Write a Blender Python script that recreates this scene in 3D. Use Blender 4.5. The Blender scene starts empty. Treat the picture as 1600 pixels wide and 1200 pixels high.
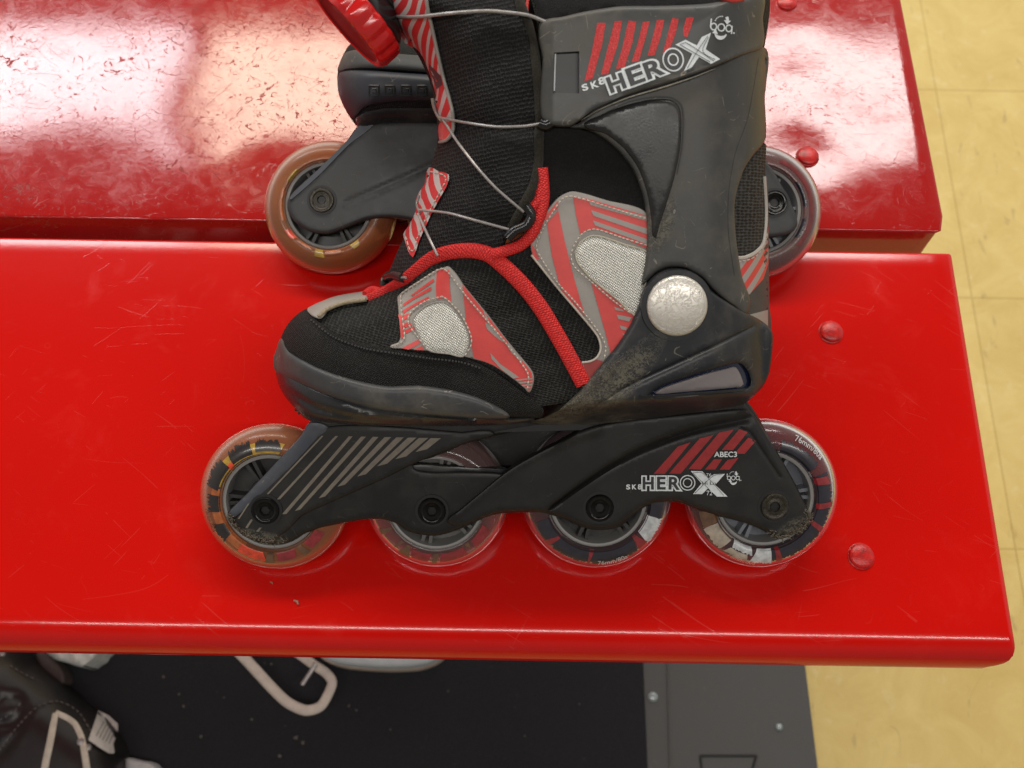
import bpy, math, random
import numpy as np
from mathutils import Matrix, Vector
from mathutils.geometry import delaunay_2d_cdt

random.seed(7)
SC = bpy.context.scene
COL = SC.collection

# ---------------------------------------------------------------- camera
FPX, CX, CY = 1530.0, 800.0, 600.0        # focal length and centre in photo pixels
PITCH, ROLL, CAM_H = math.radians(68.6), math.radians(0.95), 0.517
cam_d = bpy.data.cameras.new('camera')
cam = bpy.data.objects.new('camera', cam_d); COL.objects.link(cam)
cam_d.sensor_width = 36.0
cam_d.lens = FPX / 1600.0 * 36.0
cam_d.clip_start, cam_d.clip_end = 0.01, 50
fwd = Vector((0, math.cos(PITCH), -math.sin(PITCH)))
right = Vector((1, 0, 0)); up = right.cross(fwd)
r2 = right * math.cos(ROLL) + up * math.sin(ROLL)
u2 = -right * math.sin(ROLL) + up * math.cos(ROLL)
right, up = r2, u2
cam.matrix_world = Matrix(((right.x, up.x, -fwd.x, 0), (right.y, up.y, -fwd.y, 0),
                           (right.z, up.z, -fwd.z, CAM_H), (0, 0, 0, 1)))
CAMP = Vector((0, 0, CAM_H))
cam_d.dof.use_dof = True
cam_d.dof.focus_distance = 0.50
cam_d.dof.aperture_fstop = 12
SC.camera = cam

# ---------------------------------------------------------------- world, lamps, exposure
world = bpy.data.worlds.new('World'); SC.world = world; world.use_nodes = True
wn = world.node_tree.nodes; wl = world.node_tree.links
bg = wn['Background']
# room brightness by direction: pale walls and windows low down, dim ceiling overhead
tcw = wn.new('ShaderNodeTexCoord'); sxw = wn.new('ShaderNodeSeparateXYZ'); rpw = wn.new('ShaderNodeValToRGB')
wl.new(tcw.outputs['Generated'], sxw.inputs[0]); wl.new(sxw.outputs[2], rpw.inputs[0])
rpw.color_ramp.elements[0].position = .56; rpw.color_ramp.elements[0].color = (.66, .625, .585, 1)
rpw.color_ramp.elements[1].position = .76; rpw.color_ramp.elements[1].color = (.045, .042, .040, 1)
rp2 = wn.new('ShaderNodeMapRange'); rp2.inputs['From Min'].default_value = -.6; rp2.inputs['From Max'].default_value = .5
rp2.inputs['To Min'].default_value = .32; rp2.inputs['To Max'].default_value = 1.12; wl.new(sxw.outputs[1], rp2.inputs['Value'])
vmw = wn.new('ShaderNodeVectorMath'); vmw.operation = 'SCALE'; wl.new(rpw.outputs[0], vmw.inputs[0]); wl.new(rp2.outputs[0], vmw.inputs['Scale'])
wl.new(vmw.outputs[0], bg.inputs['Color']); bg.inputs['Strength'].default_value = 1.0

def area(name, loc, size, power, color=(1, 1, 1), target=None):
    L = bpy.data.lights.new(name, 'AREA'); L.shape = 'RECTANGLE'
    L.size, L.size_y = size; L.energy = power; L.color = color
    o = bpy.data.objects.new(name, L); COL.objects.link(o); o.location = loc
    if target is not None:
        d = Vector(target) - Vector(loc); o.rotation_euler = d.to_track_quat('-Z', 'Y').to_euler()
    return o
# fluorescent ceiling panels beyond the bench, and one behind the viewer
area('ceiling_panel_lamp', (-1.72, 2.13, 2.2), (1.18, 0.46), 32, (0.98, 0.98, 1.0))
area('ceiling_panel_lamp', (-0.49, 2.13, 2.2), (1.12, 0.46), 28, (1.0, 0.90, 0.70))
area('ceiling_panel_lamp', (0.76, 2.13, 2.2), (1.18, 0.46), 31, (1.0, 0.97, 0.93))
area('ceiling_panel_lamp', (0.2, -0.60, 2.2), (3.0, 0.07), 24, (1.0, 0.96, 0.9))
SC.view_settings.view_transform = 'Standard'
SC.view_settings.look = 'None'
SC.view_settings.exposure = 0.2
SC.view_settings.gamma = 1.0
SC.view_settings.use_curve_mapping = False

# ---------------------------------------------------------------- ray helper and frames
def ray(px, py):
    return (fwd + right * ((px - CX) / FPX) - up * ((py - CY) / FPX))

class Frame:
    """A local frame O,U,V,N; at() gives the local point at height h above its plane."""
    def __init__(s, O, U, V, N):
        s.O, s.U, s.V, s.N = O, U.normalized(), V.normalized(), N.normalized()
        s.M = Matrix(((s.U.x, s.V.x, s.N.x, O.x), (s.U.y, s.V.y, s.N.y, O.y), (s.U.z, s.V.z, s.N.z, O.z), (0, 0, 0, 1)))
        s.num_c = np.array([(CAMP - O).dot(a) for a in (s.U, s.V, s.N)])
        s.B = np.array([[b.dot(a) for b in (fwd, right, up)] for a in (s.U, s.V, s.N)])
    def arr(s, P, h):
        P = np.asarray(P, float); h = np.asarray(h, float) + np.zeros(len(P))
        c = np.stack([np.ones(len(P)), (P[:, 0] - CX) / FPX, -(P[:, 1] - CY) / FPX])
        d = (s.B @ c).T
        t = (h - s.num_c[2]) / d[:, 2]
        return s.num_c[None, :] + d * t[:, None]
    def at(s, px, py, h=0.0):
        return Vector(s.arr([(px, py)], [h])[0])

def make_frame(px, py, depth, tilt):
    O = CAMP + ray(px, py) * depth
    t = math.radians(tilt)
    return Frame(O, Vector((1, 0, 0)), Vector((0, math.cos(t), math.sin(t))), Vector((0, -math.sin(t), math.cos(t))))
FA = make_frame(808, 773, 0.505, 32)          # front skate, leaning back on the other one
FB = make_frame(848, 328, 0.5716, 24)         # skate behind
FF = Frame(Vector((0, 0, -0.54)), Vector((1, 0, 0)), Vector((0, 1, 0)), Vector((0, 0, 1)))   # floor
F0 = Frame(Vector((0, 0, 0)), Vector((1, 0, 0)), Vector((0, 1, 0)), Vector((0, 0, 1)))       # bench top
MM = 0.001

# ---------------------------------------------------------------- object helpers
def mesh_obj(name, verts, faces, mat, parent=None, smooth=True, uv=None):
    me = bpy.data.meshes.new(name)
    me.from_pydata([tuple(map(float, v)) for v in verts], [], faces)
    if uv is not None:
        lay = me.uv_layers.new(name='UVMap')
        for lp in me.loops: lay.data[lp.index].uv = uv[lp.vertex_index]
    me.materials.append(mat)
    me.validate(); me.update()
    if smooth:
        for p in me.polygons: p.use_smooth = True
        try: me.set_sharp_from_angle(angle=math.radians(42))
        except Exception: pass
    o = bpy.data.objects.new(name, me); COL.objects.link(o)
    if parent is not None: o.parent = parent
    return o

def thing(name, label, cat, M=None, group=None):
    o = bpy.data.objects.new(name, None); COL.objects.link(o); o.empty_display_size = 0.02
    if M is not None: o.matrix_world = M
    o['label'] = label; o['category'] = cat
    if group: o['group'] = group
    return o
def tag(o, label, cat, group=None):
    o['label'] = label; o['category'] = cat
    if group: o['group'] = group
    return o

class Geo:
    """collects verts and faces into one mesh"""
    def __init__(s): s.v = []; s.f = []; s.uv = []
    def add(s, v, f, uv=None):
        n = len(s.v); s.v += [tuple(map(float, a)) for a in v]; s.f += [tuple(i + n for i in q) for q in f]
        s.uv += list(uv) if uv is not None else [(0, 0)] * len(v)
    def build(s, name, mat, parent=None, smooth=True):
        return mesh_obj(name, s.v, s.f, mat, parent, smooth, s.uv)

def catmull(P, closed=True, step=6.0):
    P = [np.array(p, float) for p in P]; n = len(P); out = []
    rng = range(n) if closed else range(n - 1)
    for i in rng:
        if closed: a, b, c, d = P[i - 1], P[i], P[(i + 1) % n], P[(i + 2) % n]
        else: a, b, c, d = P[max(i - 1, 0)], P[i], P[i + 1], P[min(i + 2, n - 1)]
        L = np.linalg.norm(c - b)
        # centripetal-ish tangents limited by the segment
        k = max(1, int(L / step))
        t1 = (c - a) / max(np.linalg.norm(c - a), 1e-6) * L
        t2 = (d - b) / max(np.linalg.norm(d - b), 1e-6) * L
        for j in range(k):
            t = j / k
            h = (2 * t**3 - 3 * t**2 + 1) * b + (t**3 - 2 * t**2 + t) * t1 * .8 + (-2 * t**3 + 3 * t**2) * c + (t**3 - t**2) * t2 * .8
            out.append(h)
    if not closed: out.append(P[-1])
    return np.array(out)

def linear(P, closed=True, step=6.0):
    P = [np.array(p, float) for p in P]; n = len(P); out = []
    for i in range(n if closed else n - 1):
        b, c = P[i], P[(i + 1) % n]
        k = max(1, int(np.linalg.norm(c - b) / step))
        for j in range(k): out.append(b + (c - b) * j / k)
    if not closed: out.append(P[-1])
    return np.array(out)

def seg_dist(Q, A, closed=True):
    Q = np.asarray(Q, float); A = np.asarray(A, float)
    B = np.roll(A, -1, 0) if closed else A[1:]
    A2 = A if closed else A[:-1]
    out = np.full(len(Q), 1e9)
    for i in range(0, len(Q), 2000):
        q = Q[i:i + 2000, None, :]; ab = (B - A2)[None]; aq = q - A2[None]
        t = np.clip((aq * ab).sum(2) / np.maximum((ab * ab).sum(2), 1e-9), 0, 1)
        out[i:i + 2000] = np.sqrt(((aq - ab * t[..., None]) ** 2).sum(2)).min(1)
    return out
def inside(Q, A):
    Q = np.asarray(Q, float); A = np.asarray(A, float); B = np.roll(A, -1, 0)
    res = np.zeros(len(Q), bool)
    for a, b in zip(A, B):
        c = ((a[1] > Q[:, 1]) != (b[1] > Q[:, 1]))
        if a[1] != b[1]:
            res ^= c & (Q[:, 0] < (b[0] - a[0]) * (Q[:, 1] - a[1]) / (b[1] - a[1]) + a[0])
    return res

def dome(d, R, h):
    t = np.clip(1 - d / R, 0, 1)
    return h * np.sqrt(np.clip(1 - t * t, 0, 1))
def edge_round(d, r):                 # r in px -> drop in m
    t = np.clip(1 - d / r, 0, 1)
    return (r / 3.1 * MM) * (1 - np.sqrt(np.clip(1 - t * t, 0, 1)))
def groove(Q, line, depth, w, w2=None):
    L = catmull(line, False, 5); d = seg_dist(Q, L, False)
    if w2 is not None:
        x0, x1 = L[0][0], L[-1][0]
        w = w + (w2 - w) * np.clip((Q[:, 0] - x0) / (x1 - x0), 0, 1)
    return depth * np.exp(-(d / w) ** 2)

def tri(P, step, rings=(), holes=(), extra=()):
    """triangulate the outline P (n,2): boundary, inner rings, inner grid"""
    x0, y0 = P.min(0); x1, y1 = P.max(0)
    pts = [P]; loops = [len(P)]
    for H in holes: pts.append(H); loops.append(len(H))
    nb = sum(loops)
    allb = [P] + list(holes)
    def dist(Q): return np.min([seg_dist(Q, b) for b in allb], axis=0)
    def ok(Q):
        m = inside(Q, P)
        for H in holes: m &= ~inside(Q, H)
        return m
    for rr in rings:
        for b in allb:
            T = np.roll(b, -1, 0) - np.roll(b, 1, 0); T /= np.maximum(np.linalg.norm(T, axis=1), 1e-6)[:, None]
            for s_ in (1, -1):
                Q = b + s_ * rr * np.stack([-T[:, 1], T[:, 0]], 1)
                Q = Q[ok(Q)]
                if len(Q): Q = Q[dist(Q) > rr * .93]
                if len(Q): pts.append(Q)
    exd = []
    for (ln, w) in extra:
        L = catmull(ln, False, 3.0); T = np.gradient(L, axis=0); T /= np.maximum(np.linalg.norm(T, axis=1), 1e-6)[:, None]
        N_ = np.stack([-T[:, 1], T[:, 0]], 1)
        for k in (-2, -1.3, -.65, 0, .65, 1.3, 2):
            Q = L + N_ * (k * w); Q = Q[ok(Q)]
            if len(Q): Q = Q[dist(Q) > 1.2]
            if len(Q): pts.append(Q)
        exd.append((L, w * 2 + step * .35))
    gx = np.arange(x0, x1, step); gy = np.arange(y0, y1, step * .87)
    G = np.array([(x + (step / 2 if j % 2 else 0), y) for j, y in enumerate(gy) for x in gx])
    if len(G):
        G = G[ok(G)]
        if len(G): G = G[dist(G) > max((max(rings) if rings else 0) + step * .4, step * .45)]
        if len(G): pts.append(G)
    for (L, w) in exd:
        G_ = pts[-1]; pts[-1] = G_[seg_dist(G_, L, False) > w]
    V = np.concatenate(pts)
    edges = []; o = 0
    for n in loops:
        edges += [(o + i, o + (i + 1) % n) for i in range(n)]; o += n
    res = delaunay_2d_cdt([Vector(p) for p in V], edges, [], 0, 1e-5)
    V2 = np.array([tuple(p) for p in res[0]]); F = [tuple(f) for f in res[2]]
    C = np.array([V2[list(f)].mean(0) for f in F])
    keep = ok(C)
    F = [f for f, k in zip(F, keep) if k]
    D = dist(V2)
    return V2, F, D

def patch(name, outline, zf, mat, parent=None, F=None, base=None, mirror=False, step=7, rings=(), holes=(), sharp=False, geo=None, smooth=True, extra=()):
    F = F or FA
    ctr = linear if sharp else catmull
    P = ctr(outline, True, step * .8)
    Hs = [catmull(h, True, step * .8) for h in holes]
    V, T, D = tri(P, step, rings, Hs, extra)
    z = zf(V, D)
    X = F.arr(V, z)
    # orient faces towards +N
    T2 = []
    for f in T:
        a, b, c = X[f[0]], X[f[1]], X[f[2]]
        T2.append(f if np.cross(b - a, c - a)[2] > 0 else (f[0], f[2], f[1]))
    verts = list(X); faces = list(T2)
    if base is not None or mirror:
        n = len(X)
        Y = X.copy(); Y[:, 2] = -X[:, 2] if mirror else np.minimum(base, X[:, 2] - 1e-4)
        verts += list(Y); faces += [(f[0] + n, f[2] + n, f[1] + n) for f in T2]
        cnt = {}
        for f in T2:
            for i in range(3):
                e = (f[i], f[(i + 1) % 3]); cnt[e] = 1
        for (a, b) in list(cnt):
            if (b, a) not in cnt: faces.append((b, a, a + n, b + n))
    uv = [(v[0] / 100., v[1] / 100.) for v in V]
    if len(verts) > len(V): uv = uv + uv
    if geo is not None:
        geo.add(verts, faces, uv); return None
    return mesh_obj(name, verts, faces, mat, parent, smooth, uv)

def ribbon(geo, line, width, zf, F=None, thick=0.0004, step=4, taper=False, closed=False):
    """thin raised strip along a traced line"""
    F = F or FA
    L = catmull(line, closed, step) if len(line) > 2 else linear(line, False, step)
    T = np.gradient(L, axis=0); T /= np.maximum(np.linalg.norm(T, axis=1), 1e-6)[:, None]
    N = np.stack([-T[:, 1], T[:, 0]], 1); n = len(L)
    w = np.full(n, width / 2.0)
    if taper: w = w * np.sqrt(np.clip(np.sin(np.linspace(0.02, math.pi - .02, n)), 0, 1))
    A = L + N * w[:, None]; B = L - N * w[:, None]
    za, zb = zf(A, None), zf(B, None)
    XA, XB = F.arr(A, za + thick), F.arr(B, zb + thick)
    YA, YB = XA.copy(), XB.copy(); YA[:, 2] = za - .0004; YB[:, 2] = zb - .0004
    v = list(XA) + list(XB) + list(YA) + list(YB); f = []
    for i in range(n - 1):
        f += [(i, n + i, n + i + 1, i + 1), (i, i + 1, 2 * n + i + 1, 2 * n + i), (n + i, 3 * n + i, 3 * n + i + 1, n + i + 1)]
    geo.add(v, f)

def tube(geo, pts, rad, seg=10, flat=1.0, cap=True):
    """pts: 3D local points; rad: metres or list"""
    P = [Vector(p) for p in pts]; n = len(P)
    R = rad if hasattr(rad, '__len__') else [rad] * n
    v = []; f = []; uv = []; s = 0
    nrm = None
    for i in range(n):
        t = (P[min(i + 1, n - 1)] - P[max(i - 1, 0)])
        if t.length < 1e-9: t = Vector((1, 0, 0))
        t.normalize()
        up_ = Vector((0, 0, 1)) - t * t.z
        if up_.length < .1: up_ = nrm if nrm is not None else Vector((0, 1, 0))
        up_.normalize(); nrm = up_; sd = t.cross(up_)
        if i: s += (P[i] - P[i - 1]).length
        for k in range(seg):
            a = 2 * math.pi * k / seg
            v.append(P[i] + (sd * math.cos(a) + up_ * math.sin(a) * flat) * R[i]); uv.append((s * 100, k / seg))
    for i in range(n - 1):
        for k in range(seg):
            a, b = i * seg + k, i * seg + (k + 1) % seg
            f.append((a, b, b + seg, a + seg))
    if cap: f.append(tuple(range(seg))[::-1]); f.append(tuple((n - 1) * seg + k for k in range(seg)))
    geo.add(v, f, uv)

def tube_px(geo, line, rad, zf, F=None, step=5, seg=10, flat=1.0, closed=False):
    F = F or FA
    L = catmull(line, closed, step) if len(line) > 2 else linear(line, False, step)
    tube(geo, F.arr(L, zf(L, None)), rad, seg, flat)

def lathe(geo, prof, M, seg=48):
    """prof: list of (r, z)"""
    v = []; f = []; uv = []
    for j, (r, z) in enumerate(prof):
        for k in range(seg):
            a = 2 * math.pi * k / seg
            v.append(M @ Vector((r * math.cos(a), r * math.sin(a), z))); uv.append((k / seg, j / len(prof)))
    for j in range(len(prof) - 1):
        for k in range(seg):
            a, b = j * seg + k, j * seg + (k + 1) % seg
            f.append((a, b, b + seg, a + seg))
    geo.add(v, f, uv)

def text_geo(body, offset=0.0, shear=0.0, space=1.0):
    cu = bpy.data.curves.new('t', 'FONT'); cu.body = body; cu.offset = offset; cu.shear = shear
    cu.space_character = space; cu.resolution_u = 5
    o = bpy.data.objects.new('t', cu); COL.objects.link(o)
    dg = bpy.context.evaluated_depsgraph_get(); oe = o.evaluated_get(dg); me = oe.to_mesh()
    import bmesh
    bm = bmesh.new(); bm.from_mesh(me); bmesh.ops.triangulate(bm, faces=bm.faces[:])
    for _ in range(3):
        le = [e for e in bm.edges if e.calc_length() > .14]
        if le: bmesh.ops.subdivide_edges(bm, edges=le, cuts=1); bmesh.ops.triangulate(bm, faces=bm.faces[:])
    bm.verts.ensure_lookup_table(); bm.verts.index_update()
    V = np.array([tuple(v.co)[:2] for v in bm.verts]); Fc = [tuple(v.index for v in p.verts) for p in bm.faces]; bm.free()
    oe.to_mesh_clear(); bpy.data.objects.remove(o); bpy.data.curves.remove(cu)
    return V, Fc

def text_px(geo, body, p0, p1, height, zf, lift, F=None, offset=0.0, ref=None, shear=0.0, space=1.0):
    """text on the baseline p0-p1 (photo px), cap height in px; ref offset keeps outline and fill registered"""
    F = F or FA
    V0, _ = text_geo(body, 0.0, shear, space); V, T = text_geo(body, offset, shear, space)
    x0, x1 = V0[:, 0].min(), V0[:, 0].max(); h = V0[:, 1].max() - max(V0[:, 1].min(), 0) * 0
    p0, p1 = np.array(p0, float), np.array(p1, float)
    e = (p1 - p0); L = np.linalg.norm(e); e /= L; nn = np.array([e[1], -e[0]])
    Q = p0 + ((V[:, :1] - x0) / (x1 - x0) * L) * e + (V[:, 1:2] / h * height) * nn
    X = F.arr(Q, zf(Q, None) + lift)
    T2 = []
    for f in T:
        a, b, c = X[f[0]], X[f[1]], X[f[2]]
        T2.append(f if np.cross(b - a, c - a)[2] > 0 else tuple(reversed(f)))
    geo.add(X, T2)

# ---------------------------------------------------------------- materials
class NT:
    def __init__(s, name):
        s.m = bpy.data.materials.new(name); s.m.use_nodes = True; s.t = s.m.node_tree
        s.b = s.t.nodes['Principled BSDF']; s.tc = None
    def n(s, typ, **kw):
        nd = s.t.nodes.new(typ)
        for k, v in kw.items():
            if hasattr(nd, k): setattr(nd, k, v)
        return nd
    def l(s, a, b): s.t.links.new(a, b)
    def coord(s, kind='Object', scale=(1, 1, 1), rot=(0, 0, 0)):
        tc = s.n('ShaderNodeTexCoord'); mp = s.n('ShaderNodeMapping')
        mp.inputs['Scale'].default_value = scale; mp.inputs['Rotation'].default_value = rot
        s.l(tc.outputs[kind], mp.inputs['Vector']); return mp.outputs[0]
    def noise(s, vec, scale, detail=4, rough=.6, dist=0.0):
        nd = s.n('ShaderNodeTexNoise'); nd.inputs['Scale'].default_value = scale; nd.inputs['Detail'].default_value = detail
        nd.inputs['Roughness'].default_value = rough; nd.inputs['Distortion'].default_value = dist
        s.l(vec, nd.inputs['Vector']); return nd.outputs['Fac']
    def ramp(s, fac, stops):
        nd = s.n('ShaderNodeValToRGB'); cr = nd.color_ramp
        while len(cr.elements) < len(stops): cr.elements.new(.5)
        for e, (p, c) in zip(cr.elements, stops):
            e.position = p; e.color = (c, c, c, 1) if not hasattr(c, '__len__') else (*c, 1)
        s.l(fac, nd.inputs[0]); return nd.outputs[0]
    def mix(s, fac, a, b):
        nd = s.n('ShaderNodeMix'); nd.data_type = 'RGBA'
        for sock, val in ((nd.inputs[0], fac), (nd.inputs[6], a), (nd.inputs[7], b)):
            if isinstance(val, (int, float)): sock.default_value = val
            elif isinstance(val, tuple): sock.default_value = (*val, 1)
            else: s.l(val, sock)
        return nd.outputs[2]
    def math(s, op, a, b=None, c=None):
        nd = s.n('ShaderNodeMath'); nd.operation = op
        for i, val in enumerate((a, b, c)):
            if val is None: continue
            if isinstance(val, (int, float)): nd.inputs[i].default_value = val
            else: s.l(val, nd.inputs[i])
        return nd.outputs[0]
    def bump(s, h, strength=.3, dist=.0005, prev=None):
        nd = s.n('ShaderNodeBump'); nd.inputs['Strength'].default_value = strength; nd.inputs['Distance'].default_value = dist
        s.l(h, nd.inputs['Height'])
        if prev is not None: s.l(prev, nd.inputs['Normal'])
        return nd.outputs[0]
    def set(s, **kw):
        for k, v in kw.items():
            k = k.replace('_', ' ')
            if isinstance(v, tuple): s.b.inputs[k].default_value = (*v, 1) if len(v) == 3 else v
            elif isinstance(v, (int, float)): s.b.inputs[k].default_value = v
            else: s.l(v, s.b.inputs[k])
        return s

def scratch_lines(t, vec, scale, width, dist=1.5, seed=0.0):
    """thin curved contour lines of a noise field, masked into scattered strokes"""
    mp = t.n('ShaderNodeMapping'); mp.inputs['Location'].default_value = (seed, seed * .7, 0); t.l(vec, mp.inputs[0])
    nz = t.noise(mp.outputs[0], scale, 0.5, .4, dist)
    line = t.math('LESS_THAN', t.math('ABSOLUTE', t.math('SUBTRACT', nz, .5)), width)
    mask = t.math('GREATER_THAN', t.noise(mp.outputs[0], scale * 2.3, 2, .6), .585)
    return t.math('MULTIPLY', line, mask)

def straight_scratches(t, vec, rot, scale=(6, 220, 1), thr=.735, seed=0.0):
    mp = t.n('ShaderNodeMapping'); mp.inputs['Rotation'].default_value = (0, 0, math.radians(rot))
    mp.inputs['Location'].default_value = (seed, 0, 0); wz = t.n('ShaderNodeTexNoise'); wz.inputs['Scale'].default_value = 7; wz.inputs['Detail'].default_value = 1; t.l(vec, wz.inputs['Vector'])
    wa = t.n('ShaderNodeVectorMath'); wa.operation = 'MULTIPLY_ADD'; wa.inputs[1].default_value = (.07, .07, 0); t.l(wz.outputs['Color'], wa.inputs[0]); t.l(vec, wa.inputs[2])
    t.l(wa.outputs[0], mp.inputs[0])
    m2 = t.n('ShaderNodeMapping'); m2.inputs['Scale'].default_value = scale; t.l(mp.outputs[0], m2.inputs[0])
    nz = t.noise(m2.outputs[0], 3.0, 2, .5)
    return t.math('MULTIPLY', t.math('GREATER_THAN', nz, thr), t.math('GREATER_THAN', t.noise(vec, 21, 3, .6), .5))

def m_red_paint(name, worn=0.0):
    t = NT(name); v = t.coord()
    big = t.noise(v, 9, 3, .55); fine = t.noise(v, 320, 3, .6)
    s1 = t.math('MULTIPLY', scratch_lines(t, v, 9, .0012, .6, 1.3), .6); s2 = t.math('MULTIPLY', scratch_lines(t, v, 38, .0035, 2.0, 5.1), .45)
    s3 = straight_scratches(t, v, 32, (5, 260, 1), .70); s4 = straight_scratches(t, v, -50, (7, 240, 1), .71, 3.3); s5 = straight_scratches(t, v, 6, (4, 300, 1), .70, 8)
    sc = t.math('MAXIMUM', t.math('MAXIMUM', s1, s2), t.math('MAXIMUM', s3, t.math('MAXIMUM', s4, s5)))
    soft = t.ramp(t.noise(v, 26, 6, .7, .6), [(.55, 0.0), (.75, 1.0)])
    base = t.mix(big, (.52, .0042, .0022), (.62, .006, .003))
    base = t.mix(t.math('MULTIPLY', soft, .10), base, (.80, .05, .035))
    base = t.mix(t.math('MULTIPLY', sc, .05), base, (.85, .30, .24))
    smear = t.ramp(t.noise(v, 7, 4, .6, .8), [(.5, 0.0), (.72, 1.0)])
    base = t.mix(t.math('MULTIPLY', smear, .22), base, (.52, .010, .008))
    pits = t.ramp(t.noise(v, 150, 5, .75, 1.6), [(.60, 0.0), (.65, 1.0)])
    pits = t.math('MULTIPLY', pits, t.ramp(t.noise(v, 19, 3, .6), [(.46, 0.0), (.60, 1.0)]))
    if worn:
        base = t.mix(big, (.32, .008, .008), (.40, .013, .011))
        xs_ = t.n('ShaderNodeSeparateXYZ'); t.l(v, xs_.inputs[0])
        lft = t.ramp(t.math('ADD', t.math('MULTIPLY', xs_.outputs[0], -2.0), .42), [(.25, .12), (.62, 1.0)])
        pits = t.math('MULTIPLY', pits, lft)
        lng = t.math('MAXIMUM', scratch_lines(t, v, 22, .0045, 2.5, 9.3), t.math('MAXIMUM', scratch_lines(t, v, 45, .006, 1.8, 4.4), scratch_lines(t, v, 90, .010, 2.2, 2.4)))
        lng = t.math('MULTIPLY', lng, lft)
        base = t.mix(t.math('MULTIPLY', pits, .8), base, (.30, .018, .012))
        base = t.mix(t.math('MULTIPLY', lng, .5), base, (.35, .02, .015))
        pits = t.math('MAXIMUM', pits, lng)
        # chipped paint along the front edge
    rough = t.math('ADD', t.math('MULTIPLY', soft, .07), .075 if worn else .15)
    rough = t.math('ADD', rough, t.math('MULTIPLY', sc, .05))
    if worn: rough = t.math('ADD', rough, t.math('ADD', t.math('MULTIPLY', pits, .4), t.math('MULTIPLY', t.ramp(t.noise(v, 70, 6, .75, .8), [(.45, 0.0), (.7, 1.0)]), .07)))
    b1 = t.bump(t.noise(v, 13, 2, .5), .16 if worn else .2, .0008 if worn else .0008)
    b2 = t.bump(fine, .10, .0002, b1)
    h = t.math('MULTIPLY', t.math('ADD', sc, pits) if worn else sc, -1.0)
    b3 = t.bump(h, .8 if worn else .12, .0003 if worn else .0001, b2)
    t.set(Base_Color=base, Roughness=rough, Normal=b3, Coat_Weight=.0 if worn else .0, Coat_Roughness=.08, Specular_IOR_Level=.46 if worn else .42)
    return t.m

def m_plastic(name, col, rough=.45, scuff=.35, dust=(.16, .14, .11), grain=900, dirt_at=None, dirt_r=.03, spec=.38):
    t = NT(name); v = t.coord()
    n1 = t.noise(v, 70, 6, .7); n2 = t.noise(v, 22, 3, .6, .4)
    s1 = scratch_lines(t, v, 60, .004, 1.5, 2.2); s2 = straight_scratches(t, v, 65, (12, 500, 1), .74, 1.7)
    s3 = straight_scratches(t, v, -25, (14, 420, 1), .75, 6.1)
    sc = t.math('MAXIMUM', s1, t.math('MAXIMUM', s2, s3))
    worn = t.ramp(t.math('MULTIPLY', n1, n2), [(.22, 0.0), (.42, 1.0)])
    c = t.mix(t.math('MULTIPLY', worn, scuff * .5), col, dust)
    c = t.mix(t.math('MULTIPLY', sc, scuff * .8), c, tuple(min(1, x * 1.8) for x in dust))
    fac = None
    for (dx, dy, rx, ry, rot) in (dirt_at or []):
        mp = t.n('ShaderNodeMapping'); mp.vector_type = 'TEXTURE'
        mp.inputs['Location'].default_value = (dx, dy, 0); mp.inputs['Rotation'].default_value = (0, 0, rot)
        mp.inputs['Scale'].default_value = (rx, ry, 1.0)
        t.l(v, mp.inputs[0])
        g = t.n('ShaderNodeSeparateXYZ'); t.l(mp.outputs[0], g.inputs[0])
        d2 = t.math('ADD', t.math('POWER', g.outputs[0], 2), t.math('POWER', g.outputs[1], 2))
        k = t.math('SUBTRACT', 1.0, t.math('MINIMUM', d2, 1.0))
        fac = k if fac is None else t.math('MAXIMUM', fac, k)
    if fac is not None:
        gr = t.noise(v, 1100, 3, .8)
        gm = t.ramp(t.math('ADD', gr, t.math('MULTIPLY', t.noise(v, 160, 4, .7), .9)), [(.88, 0.0), (1.08, 1.0)])
        k2 = t.math('MINIMUM', t.math('MULTIPLY', t.math('MULTIPLY', fac, gm), .75), .8)
        c = t.mix(k2, c, (.145, .13, .095))
    r = t.math('ADD', t.math('MULTIPLY', worn, .2), rough)
    b = t.bump(t.noise(v, grain, 2, .6), .12, .0002)
    b = t.bump(t.math('MULTIPLY', sc, -1), .35, .0001, b)
    if fac is not None: b = t.bump(k2, .6, .0004, b)
    t.set(Base_Color=c, Roughness=r, Normal=b, Specular_IOR_Level=spec)
    return t.m

def m_mesh(name, col_hole, col_thread, sx=620, sy=900, rot=0.3, bump=.8, rough=.7, thr=.5, sheen=.15):
    """knitted mesh: rows of small holes between shiny threads"""
    t = NT(name); v = t.coord('Object', (1, 1, 1), (0, 0, rot))
    m2 = t.n('ShaderNodeMapping'); m2.inputs['Scale'].default_value = (sx, sy, 60); t.l(v, m2.inputs[0])
    vo = t.n('ShaderNodeTexVoronoi'); vo.inputs['Scale'].default_value = 1.0; vo.inputs['Randomness'].default_value = .32
    try: vo.voronoi_dimensions = '2D'
    except Exception: pass
    t.l(m2.outputs[0], vo.inputs['Vector'])
    d = vo.outputs['Distance']
    k = t.ramp(d, [(.22, 0.0), (.60, 1.0)])
    big = t.noise(v, 60, 4, .6)
    c = t.mix(k, col_hole, col_thread)
    c = t.mix(t.math('MULTIPLY', t.ramp(big, [(.4, 0.0), (.8, 1.0)]), .3), c, tuple(min(1, x * 1.6 + .004) for x in col_thread))
    spk = t.ramp(t.noise(v, 1700, 1, .5), [(.72, 0.0), (.77, 1.0)])
    c = t.mix(t.math('MULTIPLY', spk, .35), c, tuple(min(1, x * 4 + .04) for x in col_thread))
    t.set(Base_Color=c, Roughness=rough, Normal=t.bump(k, bump, .0006), Sheen_Weight=0, Specular_IOR_Level=.25)
    return t.m

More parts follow.
